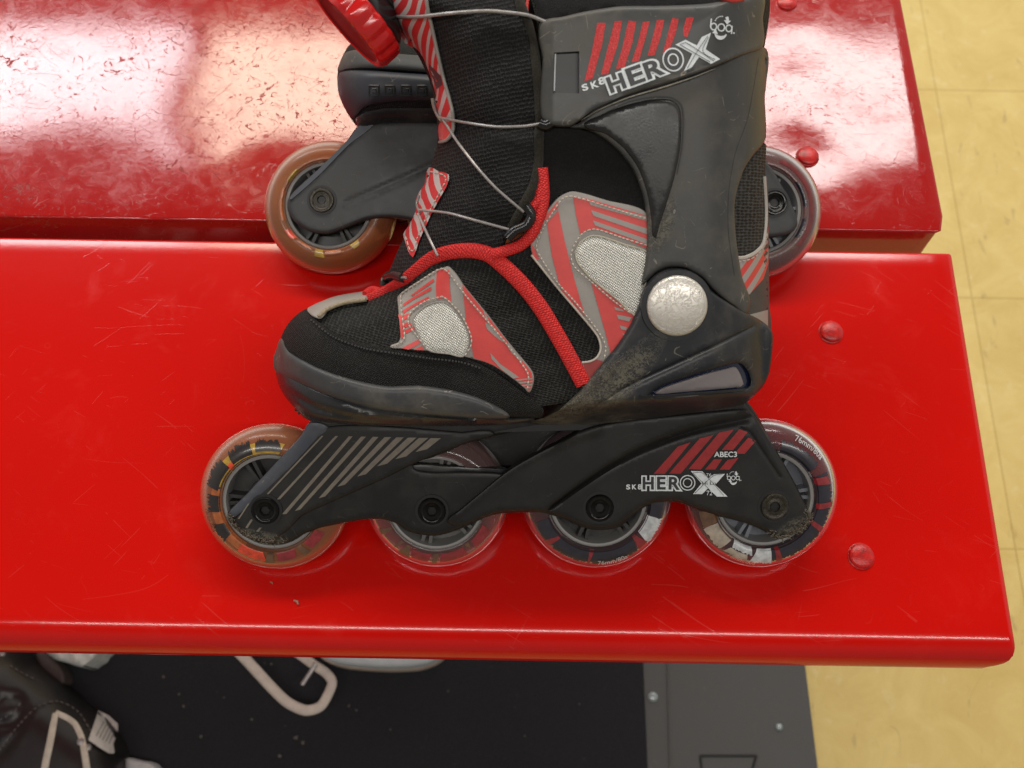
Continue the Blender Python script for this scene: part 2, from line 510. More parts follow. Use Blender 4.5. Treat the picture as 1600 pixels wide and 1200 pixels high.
def m_suede(name, col):
    t = NT(name); v = t.coord()
    f = t.noise(v, 1500, 3, .8); g = t.noise(v, 300, 4, .7)
    c = t.mix(t.ramp(f, [(.45, 0.0), (.8, 1.0)]), col, tuple(x * 3.2 for x in col))
    c = t.mix(t.math('MULTIPLY', t.ramp(g, [(.5, 0.0), (.8, 1.0)]), .4), c, tuple(x * 2.6 + .004 for x in col))
    t.set(Base_Color=c, Roughness=.9, Normal=t.bump(f, .9, .0005), Sheen_Weight=.1, Specular_IOR_Level=.2)
    return t.m

def m_braid(name, c1, c2):
    t = NT(name); v = t.coord('UV', (3.2, 5.0, 1), (0, 0, 0))
    br = t.n('ShaderNodeTexVoronoi'); br.inputs['Scale'].default_value = 2.3; br.inputs['Randomness'].default_value = .35
    m2 = t.n('ShaderNodeMapping'); m2.inputs['Rotation'].default_value = (0, 0, .6); m2.inputs['Scale'].default_value = (1.5, 1, 1)
    t.l(v, m2.inputs[0]); t.l(m2.outputs[0], br.inputs['Vector'])
    k = t.ramp(br.outputs['Distance'], [(.15, 1.0), (.62, 0.0)])
    c = t.mix(k, c1, c2)
    t.set(Base_Color=c, Roughness=.55, Normal=t.bump(k, .6, .0007), Sheen_Weight=.0)
    return t.m

def m_simple(name, col, rough=.5, metal=0.0, var=.15, nscale=90, bump=.1, spec=.5, coat=0.0):
    t = NT(name); v = t.coord()
    n = t.noise(v, nscale, 5, .65)
    c = t.mix(t.ramp(n, [(.35, 0.0), (.7, 1.0)]), tuple(x * (1 - var) for x in col), tuple(min(1, x * (1 + var)) for x in col))
    t.set(Base_Color=c, Roughness=rough, Metallic=metal, Normal=t.bump(t.noise(v, nscale * 9, 3, .6), bump, .0002),
          Specular_IOR_Level=spec, Coat_Weight=coat, Coat_Roughness=.15)
    return t.m

def m_tyre(name, col, trans, rough=.22, deep=None):
    t = NT(name); v = t.coord()
    n = t.noise(v, 35, 4, .6)
    c = t.mix(n, tuple(x * .85 for x in col), col)
    if deep is not None: c = t.mix(t.ramp(t.noise(v, 22, 2, .5), [(.45, 0.0), (.65, 1.0)]), c, deep)
    t.set(Base_Color=c, Roughness=rough, Transmission_Weight=trans, IOR=1.25, Specular_IOR_Level=.35, Coat_Weight=.10, Coat_Roughness=.1,
          Normal=t.bump(t.noise(v, 500, 3, .7), .12, .0002))
    return t.m

def m_silver(name):
    t = NT(name); v = t.coord('Object', (1, 1, 1), (0, 0, .55))
    m2 = t.n('ShaderNodeMapping'); m2.inputs['Scale'].default_value = (1250, 1000, 60); t.l(v, m2.inputs[0])
    vo = t.n('ShaderNodeTexVoronoi'); vo.inputs['Randomness'].default_value = .12; vo.inputs['Scale'].default_value = 1
    vo.voronoi_dimensions = '2D'
    t.l(m2.outputs[0], vo.inputs['Vector'])
    k = t.ramp(vo.outputs['Distance'], [(.28, 1.0), (.62, 0.0)])
    c = t.mix(k, (.34, .33, .29), (.82, .81, .75))
    t.set(Base_Color=c, Roughness=.38, Metallic=.35, Normal=t.bump(k, .9, .0004))
    return t.m

def m_stripe(name, ca, cb, sx, rot, duty=.5, rough=.45):
    t = NT(name); v = t.coord('Object', (1, 1, 1), (0, 0, rot))
    sp = t.n('ShaderNodeSeparateXYZ'); t.l(v, sp.inputs[0])
    k = t.math('GREATER_THAN', t.math('FRACT', t.math('MULTIPLY', sp.outputs[0], sx)), duty)
    t.set(Base_Color=t.mix(k, ca, cb), Roughness=rough)
    return t.m

def m_floor():
    t = NT('vinyl_tile'); v = t.coord()
    tl = t.n('ShaderNodeTexBrick'); tl.offset = 0; tl.squash = 1
    tl.inputs['Scale'].default_value = 1.0; tl.inputs['Mortar Size'].default_value = .0010
    tl.inputs['Brick Width'].default_value = .305; tl.inputs['Row Height'].default_value = .305
    tl.inputs['Mortar Smooth'].default_value = .3
    mp = t.n('ShaderNodeMapping'); mp.inputs['Location'].default_value = FLOOR_SHIFT; t.l(v, mp.inputs[0]); t.l(mp.outputs[0], tl.inputs['Vector'])
    tl.inputs['Color1'].default_value = (.96, .96, .96, 1); tl.inputs['Color2'].default_value = (1.04, 1.04, 1.04, 1); tl.inputs['Mortar'].default_value = (.74, .70, .62, 1)
    m1 = t.noise(v, 14, 7, .68, 1.2); m2 = t.noise(v, 45, 5, .7, .5)
    c = t.mix(t.ramp(m1, [(.35, 0.0), (.68, 1.0)]), (.64, .465, .155), (.73, .565, .215))
    c = t.mix(t.math('MULTIPLY', t.ramp(m2, [(.58, 0.0), (.72, 1.0)]), .45), c, (.78, .66, .36))
    vv = t.n('ShaderNodeMapping'); vv.inputs['Scale'].default_value = (1, .35, 1); vv.inputs['Rotation'].default_value = (0, 0, -.9); t.l(v, vv.inputs[0])
    dk = t.ramp(t.noise(vv.outputs[0], 60, 3, .6, .6), [(.635, 0.0), (.70, 1.0)])
    c = t.mix(t.math('MULTIPLY', dk, .40), c, (.25, .18, .09))
    sc = scratch_lines(t, v, 9, .0018, 1.5, 2.0)
    c = t.mix(t.math('MULTIPLY', sc, .35), c, (.30, .20, .10))
    mul = t.n('ShaderNodeMix'); mul.data_type = 'RGBA'; mul.blend_type = 'MULTIPLY'; mul.inputs[0].default_value = 1
    t.l(c, mul.inputs[6]); t.l(tl.outputs[0], mul.inputs[7])
    t.set(Base_Color=mul.outputs[2], Roughness=.5, Normal=t.bump(m2, .1, .0005), Specular_IOR_Level=.35)
    return t.m

# seam positions on the floor, from the photo
s_ = FF.at(1500, 465); s2_ = FF.at(1597, 820)
FLOOR_SHIFT = (-((s_.x + s2_.x) / 2 * 0 + FF.at(1535, 560).x), -s_.y, 0)

M = {}
M['red'] = m_red_paint('glossy_red_paint', 0)
M['red_worn'] = m_red_paint('worn_red_paint', 1)
M['floor'] = m_floor()
gx, gy = FA.at(905, 628, .04).x, FA.at(905, 628, .04).y
tx, ty = FA.at(1245, 826, .016).x, FA.at(1245, 826, .016).y
hx, hy = FA.at(400, 838, .015).x, FA.at(400, 838, .015).y
cx_, cy_ = FA.at(1030, 350, .045).x, FA.at(1030, 350, .045).y
M['cuff'] = m_plastic('charcoal_cuff_plastic', (.048, .048, .047), .40, .75, dirt_at=[(cx_, cy_, .008, .016, -.2)])
M['band'] = m_plastic('grey_band_plastic', (.058, .058, .056), .38, .75)
M['gloss'] = m_plastic('glossy_black_plastic', (.018, .018, .018), .22, .2)
M['shell'] = m_plastic('dark_shell_plastic', (.018, .019, .022), .36, .55, dirt_at=[(gx, gy, .034, .011, .72), (gx + .02, gy + .012, .03, .008, .9)])
M['bumper'] = m_plastic('grey_rubber_bumper', (.048, .049, .052), .42, .9)
M['sole'] = m_plastic('black_sole_plastic', (.020, .020, .022), .26, .4)
M['chassis'] = m_plastic('chassis_plastic', (.009, .0085, .008), .42, .12, dirt_at=[(tx, ty, .015, .006, .5), (hx, hy, .02, .005, -.15)])
M['panel'] = m_plastic('chassis_panel_plastic', (.011, .010, .0095), .45, .10, dirt_at=[(tx, ty, .012, .006, .5), (hx, hy, .02, .004, -.15)])
M['chamfer'] = m_plastic('chassis_edge_plastic', (.060, .066, .082), .36, .2)
M['slot'] = m_simple('slot_black', (.008, .008, .009), .5)
M['mesh'] = m_mesh('black_knit_mesh', (.0012, .0012, .0012), (.027, .027, .024), 540, 930, .25)
M['mesh_tongue'] = m_mesh('black_tongue_mesh', (.0012, .0011, .0012), (.020, .0185, .019), 900, 560, -.2)
M['mesh_heel'] = m_mesh('dark_heel_mesh', (.006, .006, .006), (.050, .048, .045), 430, 700, .0)
M['velour'] = m_suede('black_lining', (.006, .006, .006))
M['suede'] = m_mesh('black_toe_weave', (.0015, .0014, .0013), (.021, .0195, .018), 1050, 1250, .5)
M['trim'] = m_suede('worn_tongue_trim', (.018, .016, .012))
M['braid'] = m_braid('red_braided_piping', (.45, .004, .004), (.86, .022, .018))
M['vinyl_grey'] = m_simple('grey_reflective_vinyl', (.30, .275, .25), .42, 0, .08, 60, .1)
M['vinyl_red'] = m_simple('red_vinyl', (.62, .055, .050), .42, 0, .12, 60, .1)
M['vinyl_dull'] = m_simple('dull_red_vinyl', (.30, .035, .032), .5)
M['strap_pat'] = None
M['thread'] = m_simple('pale_thread', (.50, .44, .38), .7)
M['thread_dark'] = m_simple('dark_thread', (.030, .029, .028), .8)
M['silver'] = m_silver('silver_mesh')
M['cable'] = m_simple('steel_lace_cable', (.36, .34, .33), .4, .5, .2, 400)
M['white_ink'] = m_simple('white_ink', (.72, .76, .78), .45, 0, .12, 500)
M['dark_ink'] = m_simple('dark_ink', (.030, .031, .034), .45)
M['grey_ink'] = m_simple('taupe_ink', (.17, .145, .115), .45, 0, .12, 300)
def m_foil():
    t = NT('red_foil_ink'); v = t.coord()
    f = t.noise(v, 1400, 3, .8)
    c = t.mix(t.ramp(f, [(.4, 0.0), (.7, 1.0)]), (.38, .012, .012), (.62, .06, .06))
    t.set(Base_Color=c, Roughness=.30, Metallic=.35, Normal=t.bump(f, .5, .0004)); return t.m
M['foil'] = m_foil()
M['red_ink'] = m_simple('red_ink', (.33, .016, .018), .45, 0, .15, 300)
M['dial_red'] = m_simple('red_dial_plastic', (.62, .010, .010), .22, 0, .08, 60, .08, .5, .5)
M['dial_dark'] = m_simple('dark_dial_face', (.10, .008, .010), .35)
M['black_plastic'] = m_simple('black_gloss_plastic', (.012, .012, .013), .22)
M['bolt'] = m_simple('black_bolt_steel', (.012, .011, .010), .16, .5, .3, 700, .1)
M['bolt_dirt'] = m_simple('dusty_bolt_steel', (.040, .034, .024), .32, .4, .6, 700, .4)
def m_rivet():
    t = NT('worn_silver_rivet'); v = t.coord()
    a = t.noise(v, 260, 5, .8, 1.8); b = t.noise(v, 700, 3, .7, .5)
    k = t.ramp(a, [(.47, 0.0), (.52, 1.0)])
    tc = t.n('ShaderNodeTexCoord')
    ln = t.n('ShaderNodeVectorMath'); ln.operation = 'LENGTH'; t.l(tc.outputs['UV'], ln.inputs[0])
    c = t.mix(b, (.66, .62, .56), (.80, .77, .71))
    chips = t.ramp(t.noise(v, 420, 3, .7, 1.2), [(.67, 0.0), (.70, 1.0)])
    c = t.mix(t.math('MULTIPLY', chips, .8), c, (.05, .045, .04))
    t.set(Base_Color=c, Roughness=.38, Metallic=.75, Normal=t.bump(k, .45, .0006)); return t.m
M['rivet'] = m_rivet()
M['reflector'] = m_simple('mauve_reflector', (.20, .175, .175), .35, 0, .05, 60, .05)
M['navy'] = m_simple('navy_gloss_recess', (.008, .012, .035), .15)
M['hub'] = m_plastic('grey_hub_plastic', (.13, .125, .12), .4, .3)
M['rim'] = m_plastic('pale_rim_plastic', (.27, .26, .25), .35, .2)
M['hub_dark'] = m_plastic('dark_hub_plastic', (.045, .043, .042), .4, .3)
M['hub_light'] = m_plastic('light_hub_plastic', (.20, .21, .24), .35, .3)
M['tyre_amber'] = m_tyre('amber_urethane', (.34, .13, .065), .35, .25)
M['tyre_clear'] = m_tyre('clear_urethane', (.42, .26, .25), .80, .10)
M['tyre_smoke'] = m_tyre('smoky_urethane', (.22, .15, .16), .72, .12)
M['tyre_rear_amber'] = m_tyre('orange_urethane', (.36, .15, .07), .42, .3, (.40, .12, .045))
M['tyre_rear_grey'] = m_tyre('greyed_urethane', (.25, .17, .165), .55, .22)
for nm, c in (('ink_dull', (.16, .025, .025)), ('ink_black', (.018, .014, .014)), ('ink_yellow', (.40, .24, .03)), ('ink_orange', (.40, .11, .03)), ('ink_redorange', (.70, .06, .02)),
              ('ink_white', (.55, .57, .58)), ('ink_navy', (.020, .018, .028)), ('ink_red', (.26, .02, .025)), ('ink_brown', (.14, .07, .035)), ('ink_cream', (.42, .36, .29))):
    M[nm] = m_simple(nm, c, .35, 0, .3, 250, .05, .5, .6)

# ---------------------------------------------------------------- setting: floor
geo = Geo(); a = 6.0
geo.add([(-a, -a, 0), (a, -a, 0), (a, a, 0), (-a, a, 0)], [(0, 1, 2, 3)])
fl = geo.build('floor', M['floor'], None, False); fl.location = (0, 0, -0.54); fl['kind'] = 'structure'

# floor mat under the bench
mat_root = thing('floor_mat', 'black carpeted floor mat with a grey rubber edge lying under the front of the bench', 'mat', Matrix.Translation((0, 0, -.54)))
def fpt(px, py, h=0.0): return FF.at(px, py, h)
def prism(name, pts2, z0, z1, mat, parent, bev=0.0):
    n = len(pts2); v = [(p[0], p[1], z0) for p in pts2]
    if bev:
        c = Vector((sum(p[0] for p in pts2) / n, sum(p[1] for p in pts2) / n))
        v += [(p[0], p[1], z1 - bev) for p in pts2]
        ins = [Vector(p[:2]) + (c - Vector(p[:2])).normalized() * bev * 1.4 for p in pts2]
        v += [(q.x, q.y, z1) for q in ins]; L = 3
    else: v += [(p[0], p[1], z1) for p in pts2]; L = 2
    f = []
    for j in range(L - 1):
        for i in range(n): f.append((j * n + i, j * n + (i + 1) % n, (j + 1) * n + (i + 1) % n, (j + 1) * n + i))
    f.append(tuple(range((L - 1) * n, L * n))); f.append(tuple(range(n))[::-1])
    return mesh_obj(name, v, f, mat, parent, False)
xe0, xe1 = fpt(1255, 1037), fpt(1275, 1200)
xc0, xc1 = fpt(1003, 1037), fpt(1010, 1200)
def lineat(a, b, y): return a.x + (b.x - a.x) * (y - a.y) / (b.y - a.y)
y0, y1 = -.35, .30
def m_carpet():
    t = NT('black_carpet'); v = t.coord()
    f = t.noise(v, 900, 3, .8); g = t.noise(v, 25, 5, .7)
    c = t.mix(t.ramp(f, [(.4, 0.0), (.8, 1.0)]), (.006, .006, .008), (.030, .030, .038))
    sp = t.ramp(t.noise(v, 150, 2, .5), [(.745, 0.0), (.77, 1.0)])
    c = t.mix(t.math('MULTIPLY', sp, .35), c, (.10, .09, .09))
    c = t.mix(t.math('MULTIPLY', g, .25), c, (.02, .02, .026))
    t.set(Base_Color=c, Roughness=.95, Normal=t.bump(f, .8, .002)); return t.m
M['carpet'] = m_carpet()
M['rubber'] = m_plastic('grey_mat_rubber', (.085, .085, .082), .6, .3, grain=400)
prism('carpet', [(-1.2, y0), (lineat(xc0, xc1, y0), y0), (lineat(xc0, xc1, y1), y1), (-1.2, y1)], 0.001, .008, M['carpet'], mat_root)
e = lineat(xc0, xc1, 0)
prism('rubber_edge', [(lineat(xc0, xc1, y0) + .0005, y0), (lineat(xe0, xe1, y0), y0), (lineat(xe0, xe1, y1), y1), (lineat(xc0, xc1, y1) + .0005, y1)], 0.001, .006, M['rubber'], mat_root)
g_ = Geo(); p0, p1 = fpt(1043, 1040, .0065), fpt(1047, 1198, .0065)
tube(g_, [p0 + (p0 - p1) * .3, p1 + (p1 - p0) * .3], .0012, 6)
g_.build('raised_seam', M['rubber'], mat_root)
for (px, py, r) in ((1020, 1089, .0052), (1217, 1136, .0036)):
    g_ = Geo(); q = fpt(px, py, .006)
    lathe(g_, [(r, -.001), (r, .0012), (r * .8, .0024), (r * .4, .003), (0, .0032)], Matrix.Translation(q), 20)
    g_.build('screw', m_simple('pale_screw', (.35, .40, .40), .35, .4), mat_root)
g_ = Geo()
for a_, b_ in (((1094, 1181), (1182, 1181)), ((1182, 1181), (1172, 1215)), ((1094, 1181), (1098, 1215))):
    A, B = fpt(*a_, .0062), fpt(*b_, .0062); tube(g_, [A, B], .0013, 6)
g_.build('moulded_outline', M['slot'], mat_root)
# crumbs on the carpet
crm = m_simple('pale_crumb', (.11, .10, .09), .8)
k = 0
for (px, py, s) in ((463, 1153, 3.4), (474, 1160, 3.0), (437, 1181, 2.8), (314, 1151, 2.6), (287, 1104, 2.2), (256, 1058, 2.6), (394, 1124, 2.2), (280, 1085, 2.0),
                    (424, 1038, 2.0), (545, 1103, 2.3), (557, 1110, 2.0), (350, 1090, 1.5), (610, 1140, 1.6), (700, 1080, 1.5), (820, 1150, 1.6), (905, 1100, 1.3)):
    g_ = Geo(); q = fpt(px, py, .009); s *= MM * .75
    n = 7; v = []
    for j, (rr, zz) in enumerate(((.6, 0), (1, .5), (.5, 1.0))):
        for i in range(n): v.append(q + Vector((math.cos(i * 2 * math.pi / n) * s * rr * random.uniform(.6, 1.2), math.sin(i * 2 * math.pi / n) * s * rr * random.uniform(.5, 1.1), zz * s)))
    f = [(j * n + i, j * n + (i + 1) % n, (j + 1) * n + (i + 1) % n, (j + 1) * n + i) for j in range(2) for i in range(n)] + [tuple(range(2 * n, 3 * n))]
    g_.add(v, f)
    o = g_.build('crumb', crm, None)
    o.matrix_world = Matrix.Translation((0, 0, -.54))
    tag(o, 'pale crumb of litter lying on the black carpet mat', 'crumb', 'crumbs on the black carpet mat')

# ---------------------------------------------------------------- bench
bench = thing('bench', 'scratched glossy red bench of two parallel painted planks with round bolt heads', 'bench', Matrix.Identity(4))
xr_n = F0.at(1585, 975).x; xr_f = F0.at(1490, 397).x
yn = F0.at(800, 972).y; yf = F0.at(800, 383).y
yu = F0.at(800, 352).y
ROT = 0.0
def plank(name, x1n, x1f, ynear, yfar, z1, th, rad, mat, rfar, dip=False):
    """ long board: cross-section with rounded near edge, swept along x with rounded end corners"""
    prof = []
    ns = 10
    # from bottom near, round up to top, to far edge, down
    for i in range(ns + 1):
        a = math.pi / 2 * i / ns
        prof.append((ynear + rad - rad * 1.05 * math.cos(a) - 0, z1 - rad + rad * math.sin(a)))
    prof = [(ynear + rad * .35, z1 - th)] + [(ynear + rad * .12 - rad * .05, z1 - th + rad * .12)] + prof
    m = 26
    for i in range(1, m): prof.append((ynear + rad + (yfar - rfar - ynear - rad) * i / m, z1))
    for i in range(5):
        a = math.pi / 2 * i / 4
        prof.append((yfar - rfar + rfar * math.sin(a), z1 - rfar + rfar * math.cos(a)))
    prof.append((yfar, z1 - th))
    P = np.array(prof); n = len(P)
    cyy, czz = (ynear + yfar) / 2, z1 - th / 2
    xs = [-1.6, -1.0] + list(np.linspace(-.6, .25, 60))
    v = []; f = []
    secs = [(x, 0.0) for x in xs]
    br = rfar if rad < .01 else .004
    for i in range(5):
        a = math.pi / 2 * i / 4
        secs.append(('e', br * (1 - math.cos(a)), br * math.sin(a)))
    for s in secs:
        for (y, z) in P:
            t = (y - ynear) / (yfar - ynear)
            xe = x1n + (x1f - x1n) * t
            cr = 0.0
            if s[0] == 'e':
                ins, out = s[1], s[2]
                yy = min(max(y, ynear + ins), yfar - ins); zz = min(max(z, z1 - th + ins), z1 - ins)
                # rounded plan corner at the near end
                dn = max(0, (ynear + .012) - y); cr = (.008 - math.sqrt(max(0, .008 ** 2 - min(dn * .66, .008) ** 2))) if dn > 0 else 0
                v.append((xe - br + out - cr * .7, yy, zz))
            else: v.append((s[0], y, z))
    S = len(secs)
    for i in range(S - 1):
        for j in range(n - 1):
            f.append((i * n + j, i * n + n + j, i * n + n + j + 1, i * n + j + 1))
        f.append((i * n + n - 1, i * n + n + n - 1, i * n + n, i * n))
    f.append(tuple(range(n))); f.append(tuple((S - 1) * n + j for j in range(n))[::-1])
    # dents in the worn plank
    if dip:
        for i_, (x, y, z) in enumerate(v):
            if z > z1 - .0005:
                d = 0
                for (px, py, rr, dep) in ((1263, 238, .020, .0013), (1310, 170, .017, .0009), (1365, 205, .012, .0008), (1245, 85, .012, .0007), (330, 190, .03, .0006), (150, 260, .05, .0006), (420, 280, .02, .0006)):
                    q = F0.at(px, py); d += dep * math.exp(-((x - q.x) ** 2 + (y - q.y) ** 2) / rr ** 2)
                v[i_] = (x, y, z - d)
    return mesh_obj(name, v, f, mat, bench, True)
xs_far = F0.at(1478, 358).x; xs_top = F0.at(1408, 0)
slope = (xs_top.x - xs_far) / (xs_top.y - yu)
plank('plank', xr_n, xr_f, F0.at(800, 1012).y - .004, yf, 0.0, .030, .0165, M['red'], .002)
yback = yu + .26
plank('plank', xs_far, xs_far + slope * .26, yu, yback, 0.0004, .031, .0018, M['red_worn'], .0018, True)
for (px, py, big) in ((1300, 517, 1), (1347, 868, 1), (1263, 242, 1), (1230, 2, 1), (1215, -120, 1)):
    q = F0.at(px, py, .002); g_ = Geo(); r = .0067
    prof = [(r * 1.10, -.0025), (r * 1.06, -.0016), (r * 1.0, -.0014), (r * .99, -.0008)] + [(r * .99 * math.cos(a), -.0008 + .0021 * math.sin(a)) for a in np.linspace(.15, math.pi / 2 - .001, 9)]
    lathe(g_, prof, Matrix.Translation(q), 32)
    # flaked top
    g_.build('bolt_head', M['bolt_red'] if 'bolt_red' in M else M.setdefault('bolt_red', m_simple('bolt_red_paint', (.50, .010, .008), .30, 0, .45, 260, .5)), bench)
steel = m_simple('bench_steel', (.25, .02, .015), .4)
for x in (-1.15, -.1):
    for yy in (F0.at(800, 700).y, yu + .12):
        prism('leg', [(x - .025, yy - .025), (x + .025, yy - .025), (x + .025, yy + .025), (x - .025, yy + .025)], -.539, -.062, steel, bench)
    ya, yb = F0.at(800, 800).y, yu + .2
    prism('crossbar', [(x - .02, ya), (x + .02, ya), (x + .02, yb), (x - .02, yb)], -.060, -.032, steel, bench)
# ================================================================ FRONT SKATE
skate = thing('inline_skate', 'black inline skate with red piping leaning in front, lettered cuff and frame towards the viewer', 'inline skate', FA.M, 'pair of inline skates on the red bench')

BOOT = [(432, 575), (436, 530), (458, 494), (490, 476), (520, 466), (571, 457), (600, 446), (606, 425), (628, 380), (640, 350), (650, 312), (668, 268), (682, 228), (683, 190),
        (674, 130), (655, 80), (625, 45), (602, 0), (590, -60), (1192, -60), (1196, 100), (1198, 216), (1200, 300), (1201, 420), (1204, 515), (1206, 560), (1200, 640), (1170, 720), (1000, 740), (800, 740), (580, 735), (480, 710), (445, 650)]
BOOTP = catmull(BOOT, True, 8)
def zB(Q, D=None):
    Q = np.asarray(Q, float)
    d = seg_dist(Q, BOOTP); d = np.where(inside(Q, BOOTP), d, 0)
    z = dome(d, 125, .040)
    # flatter instep above the toes
    return z + .002 * np.sin(Q[:, 0] / 90.0) * np.clip(d / 60, 0, 1)
def on(off, r=0.0, extra=None):
    def f(Q, D):
        z = zB(Q) + off
        if D is not None and r: z = z - edge_round(D, r)
        if extra: z = z + extra(Q)
        return z
    return f

# inner boot body (fabric), closed both sides
wr = lambda Q: .0007 * np.sin(Q[:, 0] * .05 + Q[:, 1] * .09) * np.sin(Q[:, 1] * .045 + 1)
body_out = [(440, 560), (445, 520), (462, 494), (490, 477), (520, 468), (571, 459), (605, 447), (640, 430), (690, 398), (735, 392), (790, 392), (835, 360), (850, 300), (850, 200), (846, 100), (840, 40), (835, -30),
            (1188, -30), (1192, 100), (1194, 216), (1197, 300), (1198, 420), (1200, 480), (1194, 530), (1160, 580), (1000, 610), (880, 630), (800, 640), (580, 640), (490, 630), (455, 605)]
def z_body(Q, D): return zB(Q) + wr(Q)
patch('boot_fabric', body_out, z_body, M['mesh'], skate, mirror=True, step=9, rings=(2, 6))
# ankle lining seen behind the tongue
patch('ankle_lining', [(846, 195), (890, 198), (945, 216), (980, 245), (1004, 290), (1012, 345), (960, 320), (896, 297), (880, 300), (852, 312), (846, 260)], on(.0010), M['velour'], skate, step=8)
patch('collar_lining', [(838, -30), (1150, -30), (1140, 12), (1040, 16), (968, 16), (905, 26), (850, 38), (840, 20)], on(.003, 4), M['velour'], skate, step=8)
rl = Geo(); tube_px(rl, [(1128, -8), (1142, -3), (1160, -6)], .0022, on(.0065)); rl.build('pull_tab', M['vinyl_red'], skate)

# tongue
tongue = [(592, -30), (604, 10), (630, 52), (655, 90), (674, 135), (683, 190), (683, 226), (672, 262), (656, 310), (640, 355), (624, 386), (612, 415), (604, 440), (640, 440), (690, 405), (740, 398), (780, 394),
          (798, 360), (822, 320), (836, 288), (843, 255), (845, 205), (843, 144), (836, 84), (822, 32), (812, -30)]
TONP = catmull(tongue, True, 8)
def z_tongue(Q, D):
    d = seg_dist(Q, TONP); d = np.where(inside(Q, TONP), d, 0)
    z = zB(Q) + .0025 - edge_round(d, 12) * .8
    # soft folds
    z = z - groove(Q, [(690, 195), (740, 200), (800, 202), (842, 198)], .0022, 16) - groove(Q, [(650, 325), (720, 336), (800, 358)], .0015, 14)
    return z + .0006 * np.sin(Q[:, 1] * .07 + Q[:, 0] * .03)
tg = patch('tongue', tongue, z_tongue, M['mesh_tongue'], skate, base=-.02, step=8, rings=(2, 5, 9))
g = Geo(); tube_px(g, [(806, -20), (815, 12), (826, 42), (835, 84), (841, 144), (843, 186), (842, 215), (841, 255), (834, 288), (820, 316), (806, 342), (798, 356)], .0022, lambda Q, D: z_tongue(Q, D) + .0008, flat=.8)
g.build('edge_trim', M['trim'], tg)

# toe cap (suede) and toe bumper
toecap = [(436, 548), (441, 522), (455, 500), (478, 484), (498, 502), (520, 518), (545, 529), (568, 536), (595, 541), (622, 545), (670, 552), (724, 557), (760, 571), (796, 595), (832, 622), (850, 640),
          (846, 652), (796, 652), (745, 640), (700, 628), (610, 622), (550, 610), (490, 590), (454, 572)]
patch('toe_cap', toecap, on(.0016, 5), M['suede'], skate, base=-.01, step=7, rings=(1.5, 4))
g = Geo()
for ln in ([(486, 500), (520, 526), (568, 544), (622, 553), (670, 560), (720, 566), (752, 576)],):
    L = catmull(ln, False, 5)
    for i in range(0, len(L) - 1, 1):
        a, b = L[i], L[i] + (L[i + 1] - L[i]) * .6; c = np.array([a, b]); tube(g, FA.arr(c, zB(c) + .0021), .00055, 5)
g.build('stitching', M['thread_dark'], skate)
# grey vinyl strip on the toe top
patch('toe_strip', [(480, 484), (495, 475), (520, 466), (571, 459), (574, 468), (545, 472), (515, 482), (500, 498)], on(.0040, 3), M['vinyl_grey'], skate, base=-.01, step=4, rings=(1.5,))
g = Geo(); tube_px(g, [(498, 495), (510, 484), (535, 474), (572, 468)], .0010, on(.0046)); g.build('toe_cord', m_simple('beige_cord', (.30, .24, .16), .8, 0, .3, 900, .5), skate)

bump_out = [(440, 528), (446, 541), (454, 551), (490, 571), (520, 583), (550, 592), (580, 599), (610, 603), (655, 602), (700, 608), (745, 620), (781, 637), (797, 651), (780, 655), (745, 655), (670, 650), (580, 639), (505, 617), (460, 596), (431, 581), (427, 562), (432, 545)]
BUP = catmull(bump_out, True, 5)
def z_bump(Q, D):
    d = seg_dist(Q, BUP) if D is None else D
    return zB(Q) + .0045 - edge_round(d, 11) * 1.1
patch('toe_bumper', bump_out, z_bump, M['bumper'], skate, base=-.012, step=5, rings=(1.2, 3, 6, 9))
sole_out = [(431, 579), (437, 605), (447, 622), (463, 640), (481, 656), (520, 661), (580, 665), (700, 666), (780, 664), (820, 660), (836, 656), (830, 651), (800, 652), (745, 650), (670, 644), (580, 632), (505, 609), (460, 588), (440, 574)]
def z_sole(Q, D):
    z = zB(Q) + .0035
    if D is not None: z = z - edge_round(D, 14) * 1.3
    return z + groove(Q, [(446, 600), (500, 628), (580, 648), (700, 655), (790, 655)], .0008, 3) - groove(Q, [(450, 612), (500, 640), (580, 657), (700, 662), (790, 660)], .0012, 3)
patch('sole', sole_out, z_sole, M['sole'], skate, base=-.012, step=4.5, rings=(1.5, 4, 8, 12))
g = Geo()
for (px, py) in ((463, 640), (468, 645), (476, 650)): q = FA.at(px, py, .008); lathe(g, [(.0011, -.001), (.0009, .0006), (0, .001)], Matrix.Translation(q), 8)
g.build('moulding_nub', M['sole'], skate)

